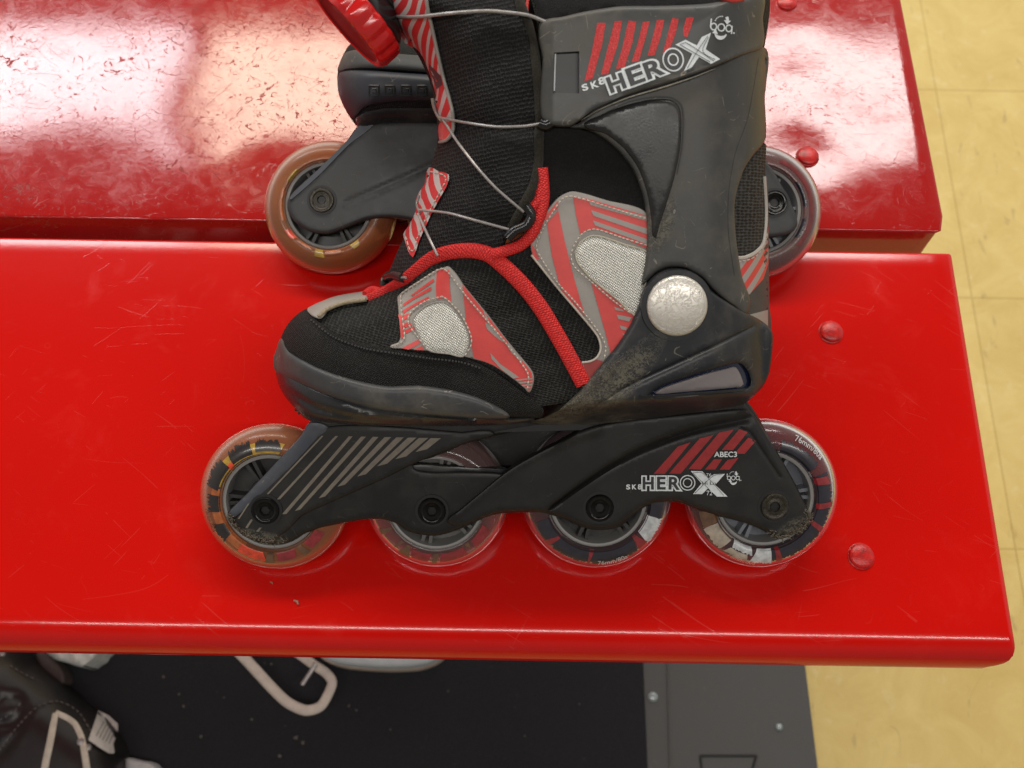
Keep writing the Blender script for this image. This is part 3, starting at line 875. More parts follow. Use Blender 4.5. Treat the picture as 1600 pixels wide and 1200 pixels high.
# ---- vinyl overlays
def z1s(org, sc): return lambda pts: [(org[0] + x * sc, org[1] + y * sc) for x, y in pts]
A = z1s((600, 400), 240 / 1309.)
B = z1s((820, 290), 200 / 774.)
C = z1s((1130, 200), 170 / 785.)
toe_pan = A([(115, 345), (150, 310), (300, 210), (430, 130), (540, 88), (560, 95), (620, 160), (680, 250), (860, 470), (1050, 720), (1190, 890), (1270, 995), (1280, 1060), (1240, 1165), (1200, 1130), (1110, 1055), (940, 940), (860, 905), (765, 880), (690, 860), (560, 835),
             (380, 810), (150, 790), (50, 775), (120, 740), (140, 690), (130, 560), (120, 430)])
tp = patch('toe_panel', toe_pan, on(.0018, 2), M['vinyl_grey'], skate, base=-.01, step=6, rings=(1,))
g = Geo()
reds = [[(450, 128), (500, 112), (552, 118), (560, 250), (572, 398), (510, 358), (447, 368), (442, 250)],
        [(668, 240), (755, 350), (860, 482), (1000, 665), (1130, 830), (1255, 990), (1270, 1060), (1240, 1150), (1180, 1100), (1110, 1045), (940, 932), (860, 900), (765, 868), (735, 700), (700, 560), (682, 380)],
        [(225, 340), (290, 288), (420, 192), (428, 215), (330, 285), (240, 342)], [(160, 408), (250, 348), (400, 262), (402, 290), (260, 366), (163, 432)],
        [(160, 462), (260, 405), (378, 345), (382, 372), (260, 425), (163, 492)], [(130, 515), (210, 490), (212, 525), (140, 560)],
        [(150, 580), (215, 558), (240, 592), (165, 612)], [(160, 640), (250, 600), (262, 630), (168, 664)],
        [(150, 785), (290, 712), (312, 742), (210, 798)], [(250, 800), (320, 765), (345, 803)], [(120, 500), (150, 500), (165, 700), (145, 700), (135, 560)]]
for r_ in reds: patch('x', A(r_), on(.0021), None, step=6, sharp=True, geo=g)
g.build('red_print', M['vinyl_red'], tp)
g = Geo()
for r_ in ([(862, 565), (930, 600), (985, 680), (1040, 745), (1000, 725), (940, 680), (878, 622)], [(905, 825), (990, 920), (1155, 1035), (1100, 1045), (1000, 965), (918, 878)],
           [(1120, 1052), (1265, 1040), (1265, 1050), (1135, 1064)], [(1145, 1075), (1268, 1062), (1266, 1074), (1160, 1088)], [(1170, 1100), (1262, 1088), (1258, 1100), (1185, 1112)], [(1200, 1122), (1252, 1112), (1246, 1124), (1215, 1134)],
           [(845, 455), (880, 520), (900, 560), (865, 530)], [(1060, 740), (1180, 890), (1170, 900), (1090, 830), (1050, 770)]):
    patch('x', A(r_), on(.0023), None, step=6, sharp=True, geo=g)
g.build('grey_print', M['vinyl_grey'], tp)
win = A([(250, 530), (290, 480), (370, 420), (460, 392), (520, 395), (580, 440), (650, 530), (710, 640), (725, 730), (710, 790), (672, 856), (560, 835), (385, 805), (310, 700), (255, 580)])
patch('silver_window', win, lambda Q, D: zB(Q) + .0022 + (.0006 * np.clip(D / 8, 0, 1) if D is not None else 0), M['silver'], tp, step=5, rings=(2,))
g = Geo(); tube_px(g, win + [win[0]], .00035, on(.0024), step=4, seg=6); g.build('window_edge', M['vinyl_grey'], tp)

def stitches(geo, line, zf, rad=.00042, dash=5.6, gap=2.6, F=None):
    F = F or FA
    L = catmull(line, False, 1.0) if len(line) > 2 else linear(line, False, 1.0)
    n = len(L); i = 0
    while i < n - 3:
        j = min(n - 1, i + int(dash)); m = (i + j) // 2
        c = np.array([L[i], L[m], L[j]])
        z = zf(c, None) + np.array([-.0001, .00035, -.0001])
        tube(geo, F.arr(c, z), [rad * .7, rad, rad * .7], 6)
        i = j + int(gap)
g = Geo()
stitches(g, A([(60, 768), (140, 742), (172, 700), (170, 620), (150, 480), (143, 370), (150, 322), (300, 218), (440, 128), (500, 108), (560, 155), (690, 330), (860, 530), (1040, 745), (1225, 1000), (1225, 1130)]), on(.0023))
stitches(g, A([(690, 848), (738, 770), (745, 700), (700, 580), (650, 490), (570, 402), (500, 348), (450, 358), (350, 388), (260, 450), (213, 505), (212, 585), (280, 680), (372, 800)]), on(.0024))
g.build('stitching', M['thread'], tp)

ank = B([(35, 355), (110, 190), (200, 75), (290, 35), (500, 90), (725, 155), (750, 300), (750, 420), (720, 560), (690, 760), (640, 880), (560, 1030), (420, 1200), (385, 1185), (345, 1072), (400, 1062), (440, 1035), (460, 985), (445, 915), (330, 770), (210, 630), (60, 450)])
ap = patch('ankle_panel', ank, on(.0020, 2), M['vinyl_grey'], skate, base=-.01, step=6, rings=(1,))
g = Geo()
for r_ in ([(135, 225), (202, 150), (240, 330), (290, 530), (335, 690), (368, 795), (330, 745), (210, 600), (165, 430), (145, 300)],
           [(125, 185), (200, 92), (203, 135), (160, 172), (130, 212)],
           [(292, 62), (400, 85), (745, 185), (745, 385), (560, 305), (440, 262), (370, 270), (335, 292), (310, 180)],
           [(400, 580), (450, 610), (560, 700), (660, 780), (620, 900), (520, 1018), (490, 900), (440, 720)],
           [(38, 350), (60, 380), (86, 440), (74, 452), (48, 420)], [(215, 620), (260, 660), (360, 790), (340, 770), (240, 665)]):
    patch('x', B(r_), on(.0023), None, step=6, sharp=True, geo=g)
g.build('red_print', M['vinyl_red'], ap)
g = Geo()
for r_ in ([(385, 95), (745, 190), (745, 215), (400, 118)], [(400, 148), (745, 262), (745, 296), (415, 182)], [(412, 210), (745, 326), (745, 356), (425, 240)],
           [(540, 732), (590, 750), (600, 760), (548, 752)], [(556, 780), (645, 798), (630, 822), (565, 806)], [(574, 845), (620, 858), (612, 875), (582, 868)], [(590, 895), (606, 895), (600, 915)]):
    patch('x', B(r_), on(.0025), None, step=6, sharp=True, geo=g)
g.build('grey_print', M['vinyl_grey'], ap)
patch('dull_tab', B([(352, 1072), (430, 1052), (470, 1060), (470, 1100), (388, 1182)]), on(.0024), M['vinyl_dull'], ap, step=6, sharp=True)
win = B([(303, 405), (335, 345), (400, 305), (460, 308), (600, 355), (755, 415), (740, 520), (690, 790), (640, 765), (560, 690), (400, 560), (320, 465)])
patch('silver_window', win, lambda Q, D: zB(Q) + .0024 + (.0006 * np.clip(D / 8, 0, 1) if D is not None else 0), M['silver'], ap, step=5, rings=(2,))
g = Geo(); tube_px(g, win + [win[0]], .0004, on(.0026), step=4, seg=6); g.build('window_edge', m_simple('pale_gold_edge', (.42, .38, .30), .4), ap)
g = Geo(); tube_px(g, B([(40, 420), (120, 520), (210, 632), (330, 772), (442, 912), (460, 985), (440, 1035), (400, 1062), (345, 1070)]), .0005, on(.0022), step=4, seg=6); g.build('panel_edge', M['thread'], ap)
g = Geo()
stitches(g, B([(735, 200), (600, 160), (500, 128), (290, 66), (230, 78), (170, 160), (110, 260), (70, 370), (100, 440), (200, 590), (300, 700), (400, 822), (470, 922), (490, 980), (480, 1050)]), on(.0025))
stitches(g, B([(740, 362), (600, 320), (430, 265), (360, 282), (310, 340), (280, 420), (300, 490), (400, 580), (540, 700), (650, 778)]), on(.0025))
g.build('stitching', M['thread'], ap)

# heel panel and heel mesh
patch('heel_mesh', C([(290, 100), (210, 200), (120, 350), (80, 500), (70, 700), (85, 930), (150, 940), (240, 900), (295, 800), (310, 700), (300, 340), (310, 120)]), on(.0012, 2), M['mesh_heel'], skate, base=-.02, step=6)
hp_out = C([(80, 940), (150, 938), (225, 905), (285, 845), (308, 740), (313, 600), (300, 345), (318, 360), (328, 700), (330, 1000), (332, 1250), (330, 1500), (150, 1500), (100, 1200)])
hp = patch('heel_panel', hp_out, on(.0018, 2), m_simple('dark_grey_vinyl', (.05, .048, .045), .6), skate, base=-.02, step=6)
g = Geo(); patch('x', C([(82, 962), (200, 940), (270, 880), (312, 790), (326, 700), (326, 980), (290, 1090), (190, 1200), (120, 1220)]), on(.0021), None, step=6, sharp=True, geo=g)
g.build('striped_print', m_stripe('red_grey_stripes', (.33, .29, .27), (.60, .05, .045), 165, .72), hp)
g = Geo(); tube_px(g, C([(95, 938), (150, 936), (222, 906), (283, 846), (303, 740), (309, 600), (296, 350)]), .0009, on(.0022), step=4, seg=6, flat=.6); g.build('piping', m_simple('pale_edge', (.42, .38, .34), .6), hp)
g = Geo(); stitches(g, C([(105, 962), (170, 955), (240, 920), (295, 850), (318, 760)]), on(.0023), .00035); g.build('stitching', M['thread'], hp)
patch('heel_tab', [(1170, 492), (1200, 484), (1200, 535), (1175, 520)], on(.0022), M['vinyl_grey'], hp, step=6, sharp=True)

# red braided piping
g = Geo(); tube_px(g, [(574, 468), (590, 461), (612, 450), (636, 436), (656, 420), (674, 406), (694, 398), (718, 394), (742, 394), (764, 401), (784, 415), (804, 434), (824, 456), (846, 486), (864, 516), (880, 544), (894, 570), (910, 598)],
                   [.0020] * 12 + [.0024] * 8 + [.0032] * 200, lambda Q, D: zB(Q) + .0030, seg=14, flat=.55)
g2_ = Geo()
L = catmull([(574, 466), (590, 460), (612, 449), (636, 434), (656, 418), (674, 404), (694, 396), (718, 392), (742, 392), (764, 398), (786, 415), (806, 434), (826, 456), (848, 486), (866, 516), (882, 544), (896, 570), (912, 600)], False, 4)
rads = np.interp(np.arange(len(L)), [0, len(L) * .2, len(L) * .5, len(L)], [.0020, .0030, .0036, .0037])
tube(g2_, FA.arr(L, zB(L) + .0022), rads, 14, .30); g2_.build('piping', M['braid'], skate)
g2_ = Geo(); L = catmull([(768, 398), (790, 392), (812, 384), (828, 370), (838, 352), (846, 330), (850, 308), (849, 285), (847, 262)], False, 4)
tube(g2_, FA.arr(L, zB(L) + .0026), .0026, 14, .6); g2_.build('piping', M['braid'], skate)
g2_ = Geo(); L = catmull([(572, 462), (582, 455), (593, 458)], False, 3); tube(g2_, FA.arr(L, zB(L) + .002), .0026, 10, .6); g2_.build('piping', M['braid'], skate)
g2_ = Geo(); L = catmull([(828, 330), (842, 312), (846, 286)], False, 3); tube(g2_, FA.arr(L, zB(L) + .0026), .0022, 10, .6); g2_.build('piping', M['braid'], skate)
# small black lace loops at the collar
for ln in ([(822, 322), (830, 336), (822, 352), (804, 360), (792, 372)], [(600, 446), (604, 434), (614, 430), (630, 434)], [(842, 192), (852, 196), (862, 190)]):
    g = Geo(); tube_px(g, ln, .0024, on(.0042)); g.build('lace_loop', M['black_plastic'], skate)

# ---- lace straps (printed) on the tongue
def m_strap(name, rot, sc):
    t = NT(name); v = t.coord('Object', (1, 1, 1), (0, 0, rot))
    sp = t.n('ShaderNodeSeparateXYZ'); t.l(v, sp.inputs[0])
    vv = t.math('ADD', sp.outputs[0], t.math('MULTIPLY', t.noise(v, 40, 1, .4), .010))
    k = t.math('GREATER_THAN', t.math('FRACT', t.math('MULTIPLY', vv, sc)), .62)
    t.set(Base_Color=t.mix(k, (.56, .030, .034), (.50, .44, .43)), Roughness=.42); return t.m
sa = m_strap('red_white_zebra', .35, 210); sb = m_strap('red_white_bars', 1.1, 190); sc_ = m_strap('red_grey_bars', -.3, 190)
D7 = z1s((490, 0), .2)
s1_out = D7([(500, -80), (520, 10), (600, 100), (640, 180), (640, 260), (680, 280), (720, 340), (790, 370), (850, 440), (900, 560), (935, 670), (955, 750), (940, 820), (965, 900), (1000, 960), (980, 1100), (985, 1118), (1040, 1100), (1080, 1050), (1095, 1000), (1085, 880), (1050, 740), (1010, 600), (970, 420), (930, 220), (880, 0), (870, -80)])
def z_str(Q, D): return z_tongue(Q, None) + .0016
st = patch('lace_strap', s1_out, z_str, sa, skate, base=-.004, step=5, sharp=False)
patch('plain_patch', D7([(900, 500), (990, 590), (1005, 660), (960, 700), (935, 620), (905, 560)]), lambda Q, D: z_str(Q, D) + .0003, m_simple('dark_mauve_vinyl', (.05, .035, .04), .5), st, step=5, sharp=True)
patch('plain_patch', D7([(985, 960), (1085, 965), (1085, 1020), (1050, 1080), (990, 1095), (978, 1080)]), lambda Q, D: z_str(Q, D) + .0003, M['vinyl_red'], st, step=5)
g = Geo(); tube_px(g, D7([(876, -40), (890, 60), (930, 240), (972, 430), (1012, 600), (1052, 740), (1086, 880), (1092, 1000), (1076, 1050), (1040, 1095), (985, 1112)]), .0008, lambda Q, D: z_str(Q, D) + .0004, seg=6); g.build('strap_edge', M['vinyl_grey'], st)
g = Geo(); tube_px(g, D7([(930, 770), (940, 830), (970, 900), (1000, 940)]), .0009, lambda Q, D: z_str(Q, D) + .001, seg=6); g.build('strap_loop', m_simple('beige_loop', (.36, .31, .25), .6), st)
s2_out = [(670, 262), (686, 268), (701, 273), (698, 290), (688, 308), (674, 334), (664, 356), (655, 376), (645, 402), (640, 397), (632, 374), (630, 366), (640, 350), (650, 328), (649, 314), (655, 300), (663, 288)]
st2 = patch('lace_strap', s2_out, z_str, sc_, skate, base=-.004, step=5)
g = Geo(); stitches(g, [(672, 268), (696, 277), (686, 302), (668, 336), (652, 372), (644, 392), (634, 370)], lambda Q, D: z_str(Q, D) + .0003, .00035); g.build('stitching', M['thread'], st2)

# ---- lace cables
def zl(Q, D): return z_tongue(Q, None) + .0040
for i, ln in enumerate(([(604, 22), (625, 26), (655, 26), (700, 21), (760, 17), (799, 20), (826, 24), (852, 34)], [(688, 184), (730, 192), (775, 198), (820, 197), (850, 192)], [(692, 186), (715, 222), (745, 261), (775, 294), (818, 331)],
           [(656, 328), (700, 333), (745, 345), (797, 359)], [(653, 334), (670, 371), (684, 400)], [(604, 436), (618, 434), (634, 434)], [(678, 160), (682, 176), (692, 190)], [(655, 305), (651, 320), (656, 332)])):
    L = catmull(ln, False, 5); zz = zl(L, None)
    m = len(zz)
    if m > 6: zz = np.convolve(np.pad(zz, 4, mode='edge'), np.ones(9) / 9, 'valid') + .0006
    g = Geo(); tube(g, FA.arr(L, zz), .00078 if i == 0 else .00062, 8); g.build('lace_cable', M['cable'], skate)

# ---- dial
q = FA.at(556, 32, .012)
ax = Vector((-.705, -.69, .16)).normalized()
up_ = Vector((0, 0, 1)) - ax * ax.z; up_.normalize(); sd = up_.cross(ax)
DM = Matrix(((sd.x, up_.x, ax.x, q.x), (sd.y, up_.y, ax.y, q.y), (sd.z, up_.z, ax.z, q.z), (0, 0, 0, 1)))
g = Geo()
seg = 96; prof = [(.0, -.0062), (.0225, -.0062), (.0235, -.0054), (.0238, -.003), (.0236, .003), (.0228, .0052), (.0215, .0060), (.0195, .0056)]
v = []; f = []
for j, (r, z) in enumerate(prof):
    for k in range(seg):
        a = 2 * math.pi * k / seg; ph = (k % 6) / 6
        rr = r - (.0009 if (ph < .2 and 1 <= j <= 5) else 0)
        v.append(DM @ Vector((rr * math.cos(a), rr * math.sin(a), z)))
for j in range(len(prof) - 1):
    for k in range(seg): a, b = j * seg + k, j * seg + (k + 1) % seg; f.append((a, b, b + seg, a + seg))
g.add(v, f); dl = g.build('dial', M['dial_red'], skate)
g = Geo(); lathe(g, [(.0196, .0056), (.0185, .0050), (.010, .0052), (0, .0054)], DM, 48); g.build('dial_face', M['dial_dark'], dl)
g = Geo(); lathe(g, [(0, -.016), (.012, -.016), (.016, -.013), (.0205, -.009), (.0212, -.0064), (.0, -.0063)], DM, 48)
lathe(g, [(0, -.028), (.011, -.028), (.0135, -.022), (.0135, -.015)], DM, 32)
g.build('dial_base', M['black_plastic'], skate)
patch('dial_bracket', [(560, -20), (588, 8), (604, 25), (618, 55), (617, 70), (606, 62), (590, 44), (560, 10)], lambda Q, D: .020 + 0 * Q[:, 0] - (edge_round(D, 6) if D is not None else 0), M['black_plastic'], skate, base=.004, step=5, rings=(1.5, 4))

# ---- shell (lower part with the rivet)
shell = [(1206, 517), (1188, 500), (1166, 489), (1140, 474), (1115, 457), (1100, 442), (1088, 433), (1075, 426), (1061, 421), (1046, 420), (1034, 424), (1018, 436), (1008, 448), (998, 477), (986, 506), (962, 543), (932, 579), (905, 614), (884, 634), (852, 652), (830, 660),
         (900, 664), (1000, 656), (1100, 642), (1161, 632), (1174, 622), (1192, 604), (1202, 582), (1207, 545)]
SHP = catmull(shell, True, 5)
def z_shell(Q, D):
    d = D if D is not None else seg_dist(Q, SHP)
    z = zB(Q)
    # below the heel keep the shell broad, taper towards the frame
    z = np.maximum(z, .018) + .0060 - edge_round(d, 7)
    z = z - groove(Q, [(905, 655), (980, 603), (1060, 565), (1120, 538), (1175, 511)], .0009, 2.2)
    # raised lower wedge
    k = np.clip((Q[:, 1] - (603 + (Q[:, 0] - 980) * (-.47))) / 8, 0, 1) * np.clip((Q[:, 0] - 930) / 60, 0, 1)
    z = z + .0012 * k
    k = np.clip((Q[:, 1] - (622 - (Q[:, 0] - 1000) * .06)) / 40, 0, 1)
    z = z - (z - .019) * k * k * (3 - 2 * k)
    return z
win_o = [(1018, 618), (1028, 606), (1060, 594), (1100, 581), (1135, 571), (1156, 568), (1168, 580), (1173, 598), (1168, 606), (1120, 611), (1060, 616)]
sh = patch('shell', shell, z_shell, M['shell'], skate, base=-.02, step=5, rings=(1, 2.5, 5), holes=[win_o], extra=[([(905, 655), (980, 603), (1060, 565), (1120, 538), (1175, 511)], 1.8)])
# window recess walls, floor, reflector
def z_rec(Q, D): return z_shell(Q, np.full(len(Q), 50.)) - .0035
rc = patch('recess', [(1008, 622), (1024, 602), (1060, 588), (1100, 574), (1140, 563), (1160, 560), (1176, 576), (1182, 600), (1172, 612), (1120, 617), (1060, 622)], z_rec, M['navy'], sh, step=5)
patch('reflector', [(1024, 615), (1034, 607), (1062, 597), (1100, 585), (1135, 576), (1150, 574), (1162, 600), (1158, 604), (1120, 608), (1060, 613)], lambda Q, D: z_rec(Q, D) + .0012 - (edge_round(D, 3) * .5 if D is not None else 0), M['reflector'], sh, base=0, step=5, rings=(1,))
g = Geo(); ribbon(g, [(1000, 620), (1040, 619), (1100, 615), (1165, 609)], 3, lambda Q, D: z_shell(Q, np.full(len(Q), 50.)), thick=.0008); g.build('window_lip', M['gloss'], sh)

# ---- cuff
cuff = [(905, 192), (890, 198), (914, 201), (944, 216), (968, 237), (989, 264), (1003, 298), (1010, 335), (1011, 380), (1008, 412), (1003, 446), (1012, 438), (1024, 426), (1040, 418), (1056, 417), (1072, 419), (1085, 426), (1098, 434), (1112, 450), (1130, 466), (1148, 479), (1166, 492),
        (1173, 472), (1170, 460), (1160, 434), (1154, 401), (1149, 360), (1148, 320), (1152, 296), (1163, 264), (1178, 241), (1190, 228), (1197, 214), (1195, 150), (1197, 135), (1197, 76), (1160, 84), (1124, 100), (1085, 115), (1040, 130), (980, 148), (929, 169)]
CFP = catmull(cuff, True, 6)
def z_cuff(Q, D):
    d = D if D is not None else seg_dist(Q, CFP)
    z = zB(Q) + .0052 - edge_round(d, 6)
    z = z - .0020 * np.clip(1 - np.abs(Q[:, 0] - (1160 - (Q[:, 1] - 200) * .12)) / 40, 0, 1) * 0
    return z
cf = patch('cuff', cuff, z_cuff, M['cuff'], skate, base=.003, step=6, rings=(1, 2.5, 5))
inset = [(912, 196), (935, 180), (980, 163), (1016, 155), (1046, 155), (1060, 164), (1065, 182), (1064, 225), (1056, 270), (1046, 306), (1031, 352), (1022, 372), (1017, 340), (1010, 300), (996, 262), (974, 232), (946, 210)]
INP = catmull(inset, True, 5)
def z_in(Q, D):
    d = seg_dist(Q, INP)
    return zB(Q) + .0052 + .0014 - edge_round(d, 7) * .9
patch('cuff_inset', inset, z_in, M['gloss'], cf, base=.01, step=5, rings=(1, 2.5, 5))
g = Geo(); ribbon(g, [(925, 186), (980, 160), (1016, 152), (1047, 152), (1064, 163), (1068, 183), (1066, 228), (1058, 272)], 2.2, lambda Q, D: zB(Q) + .0052, thick=.0005, taper=True); g.build('inset_groove', M['slot'], cf)
g = Geo(); ribbon(g, [(1186, 90), (1178, 140), (1168, 190), (1150, 240), (1140, 300), (1139, 360), (1148, 430)], 1.4, lambda Q, D: zB(Q) + .0052, thick=.00025, taper=True); g.build('mould_line', M['band'], cf)

band = [(845, 34), (880, 26), (914, 18), (968, 10), (1040, 9), (1100, 6), (1130, 2), (1165, -2), (1193, -6), (1192, 30), (1192, 73), (1160, 86), (1124, 101), (1085, 117), (1040, 132), (980, 150), (929, 171), (906, 188), (890, 197), (860, 195), (847, 186), (844, 160), (845, 126), (848, 90), (842, 60)]
BDP = catmull(band, True, 6)
slot_o = [(866, 82), (905, 80), (905, 146), (864, 145)]
def z_band(Q, D):
    d = D if D is not None else seg_dist(Q, BDP)
    z = zB(Q) + .0075 - edge_round(d, 6)
    z = z - .0030 * np.clip((866 - Q[:, 0]) / 22, 0, 1)
    return z + groove(Q, [(906, 186), (980, 146), (1085, 113), (1190, 70)], .0006, 3)
slot_d = linear(slot_o, True, 6)
P_ = catmull(band, True, 4.5); V_, T_, D_ = tri(P_, 5, (1, 2.5, 5), [slot_d])
X_ = FA.arr(V_, z_band(V_, seg_dist(V_, P_)))
n_ = len(X_); Y_ = X_.copy(); Y_[:, 2] = np.minimum(X_[:, 2] - .002, .03)
T3 = [f if np.cross(X_[f[1]] - X_[f[0]], X_[f[2]] - X_[f[0]])[2] > 0 else (f[0], f[2], f[1]) for f in T_]
es = set((f[i], f[(i + 1) % 3]) for f in T3 for i in range(3))
fs = T3 + [(b, a, a + n_, b + n_) for (a, b) in es if (b, a) not in es]
def zbd(Q, D): return z_band(Q, np.full(len(Q), 50.))
bd = mesh_obj('cuff_band', list(X_) + list(Y_), fs, M['band'], skate)
patch('slot_floor', [(860, 76), (910, 76), (910, 150), (858, 150)], lambda Q, D: z_band(Q, np.full(len(Q), 50.)) - .0030, m_simple('dark_slot', (.020, .020, .020), .4), bd, step=6, sharp=True)
g = Geo(); ribbon(g, [(908, 188), (935, 172), (980, 153), (1040, 135), (1085, 120), (1118, 107)], 1.8, lambda Q, D: zbd(Q, D) - .0012, thick=.0016, taper=True)  # worn lower edge, its pale highlight painted on as a strip
g.build('worn_edge_highlight', m_simple('worn_highlight_paint', (.26, .24, .20), .6, 0, .4, 500, .4), bd)
g = Geo(); ribbon(g, [(868, 84), (867, 110), (866, 142)], 2.0, lambda Q, D: z_band(Q, np.full(len(Q), 50.)) - .0027, thick=.0003); g.build('slot_pale_line', M['white_ink'], bd)  # thin white line down the left of the slot

# printing on the band
E = z1s((890, 0), 280 / 1600.)
g = Geo()
for r_ in ([(248, 205), (322, 205), (290, 400), (205, 700), (180, 712), (132, 725), (195, 480)], [(402, 190), (470, 185), (430, 400), (345, 660), (280, 665), (340, 430)], [(525, 185), (595, 190), (560, 380), (490, 600), (412, 618), (470, 430)],
           [(655, 195), (715, 190), (680, 330), (620, 540), (552, 556), (610, 380)], [(780, 178), (845, 178), (815, 320), (760, 490), (695, 500), (740, 340)], [(915, 160), (975, 170), (945, 300), (900, 420), (830, 480), (870, 330)], [(1042, 155), (1108, 155), (1085, 240), (1050, 330), (1015, 320), (1015, 260)]):
    patch('x', E(r_), lambda Q, D: zbd(Q, D) + .00025, None, step=6, sharp=True, geo=g)
g.build('red_stripes', M['foil'], bd)

def logo_text(geo_w, geo_d, body, p0, p1, h, zf, out=.055, inn=.0, lift=.0004):
    text_px(geo_w, body, p0, p1, h, zf, lift, offset=out)
    text_px(geo_d, body, p0, p1, h, zf, lift + .00018, offset=inn)
gw, gd = Geo(), Geo()
def seq_letters(gw, gd, letters, zf, scale_out):
    for (ch, p0, p1, h) in letters: logo_text(gw, gd, ch, p0, p1, h, zf, scale_out[0], scale_out[1], .0012)
Ep = lambda x, y: (890 + x * .175, y * .175)
seq_letters(gw, gd, [('H', Ep(375, 826), Ep(505, 778), 23.5), ('E', Ep(552, 762), Ep(672, 718), 26), ('R', Ep(706, 705), Ep(842, 655), 25)], zbd, (.11, .03))
for (ch_, a_, b_, h_) in [('S', Ep(124, 812), Ep(168, 797), 9.6), ('K', Ep(204, 792), Ep(256, 774), 10), ('8', Ep(270, 758), Ep(320, 742), 10.5)]: text_px(gw, ch_, a_, b_, h_, zbd, .0009, offset=.035)
def ring(geo, c, rx, ry, w, zf, lift, F=None, rot=0.0, a0=0, a1=360, n=40):
    F = F or FA
    aa = np.radians(np.linspace(a0, a1, n)); co, si = math.cos(rot), math.sin(rot)
    def P(k): 
        x = (rx + k) * np.cos(aa); y = (ry + k) * np.sin(aa)
        return np.stack([c[0] + x * co - y * si, c[1] + x * si + y * co], 1)
    A_, B_ = P(w / 2), P(-w / 2); XA, XB = F.arr(A_, zf(A_, None) + lift), F.arr(B_, zf(B_, None) + lift)
    geo.add(list(XA) + list(XB), [(i, i + 1, n + i + 1, n + i) for i in range(n - 1)])
oc = Ep(925, 532)
ring(gw, oc, 15.6, 17.6, 2.4, zbd, .0004, rot=-.2); ring(gw, oc, 7.6, 8.8, 2.2, zbd, .0006, rot=-.2); ring(gd, oc, 11.6, 13.2, 6.0, zbd, .0005, rot=-.2)
Xp = E([(945, 398), (1035, 355), (1135, 405), (1180, 330), (1262, 292), (1215, 440), (1345, 528), (1262, 570), (1155, 510), (1090, 602), (1020, 636), (1095, 480)])
patch('x', Xp, lambda Q, D: zbd(Q, D) + .0007, None, step=6, sharp=True, geo=gw)
for ln in ([(985, 395), (1035, 378), (1290, 545)], [(1235, 320), (1150, 440), (1050, 610)], [(990, 400), (1255, 552)], [(1300, 530), (1190, 460), (1240, 330)]):
    ribbon(gd, E(ln), .7, lambda Q, D: zbd(Q, D) + .0003, thick=.0006, step=5)
# small round emblem and its word
def boa(gw, c, s, zf, rot=-.0):
    co, si = math.cos(rot), math.sin(rot)
    def P(x, y): return (c[0] + (x * co - y * si) * s, c[1] + (x * si + y * co) * s)
    lw = 2.1 * s
    ring(gw, P(-13, 1), 5.0 * s, 5.6 * s, lw, zf, .0004); ribbon(gw, [P(-18.5, -12), P(-18.4, -4), P(-18, 3)], lw, zf, thick=.0004)
    ring(gw, P(0, 1), 5.6 * s, 6.0 * s, lw, zf, .0004)
    ring(gw, P(13, 1), 5.0 * s, 5.6 * s, lw, zf, .0004); ribbon(gw, [P(18, -4), P(18.4, 3), P(18.6, 10)], lw, zf, thick=.0004)
    ring(gw, P(22.5, 8), 1.0 * s, 1.0 * s, 1.0 * s, zf, .0004, n=10)
    # lower crescent with an arrow head
    n = 24; aa = np.radians(np.linspace(15, 165, n)); Q1 = np.array([P(math.cos(a) * 11, 9 + math.sin(a) * 13) for a in aa]); Q2 = np.array([P(math.cos(a) * 9.6, 9 + math.sin(a) * 6.5) for a in aa])
    X1, X2 = FA.arr(Q1, zf(Q1, None) + .0004), FA.arr(Q2, zf(Q2, None) + .0004)
    gw.add(list(X1) + list(X2), [(i, i + 1, n + i + 1, n + i) for i in range(n - 1)])
    patch('x', [P(-14.5, 12), P(-9, 5), P(-4, 13)], lambda Q, D: zf(Q, D) + .0005, None, step=5, sharp=True, geo=gw)
    for k in range(5): ring(gw, P(0, -6), 12 * s, 12 * s, 1.8 * s, zf, .0004, a0=200 + k * 17, a1=211 + k * 17, n=5)
    ribbon(gw, [P(7, -18), P(9, -14), P(9, -12)], 5 * s, zf, thick=.0004)
    patch('x', [P(3, -12), P(15, -12), P(9, -5)], lambda Q, D: zf(Q, D) + .0005, None, step=5, sharp=True, geo=gw)
boa(gw, Ep(1355, 240), .92, zbd, .12)
gw.build('white_lettering', M['white_ink'], bd); gd.build('dark_lettering', M['dark_ink'], bd)

# ---- rivet
q = FA.at(1058, 478, .0455)
g = Geo(); R = .0137
lathe(g, [(R * 1.0, -.004), (R, .0003), (R * .975, .0012), (R * .9, .0018), (R * .7, .0024), (R * .4, .0028), (R * .15, .0029), (0, .0029)], Matrix.Translation(q), 48)
g.build('rivet', M['rivet'], skate)
g = Geo(); lathe(g, [(R * 1.22, -.003), (R * 1.18, -.0002), (R * 1.02, -.0002)], Matrix.Translation(q), 48); g.build('rivet_seat', M['shell'], skate)

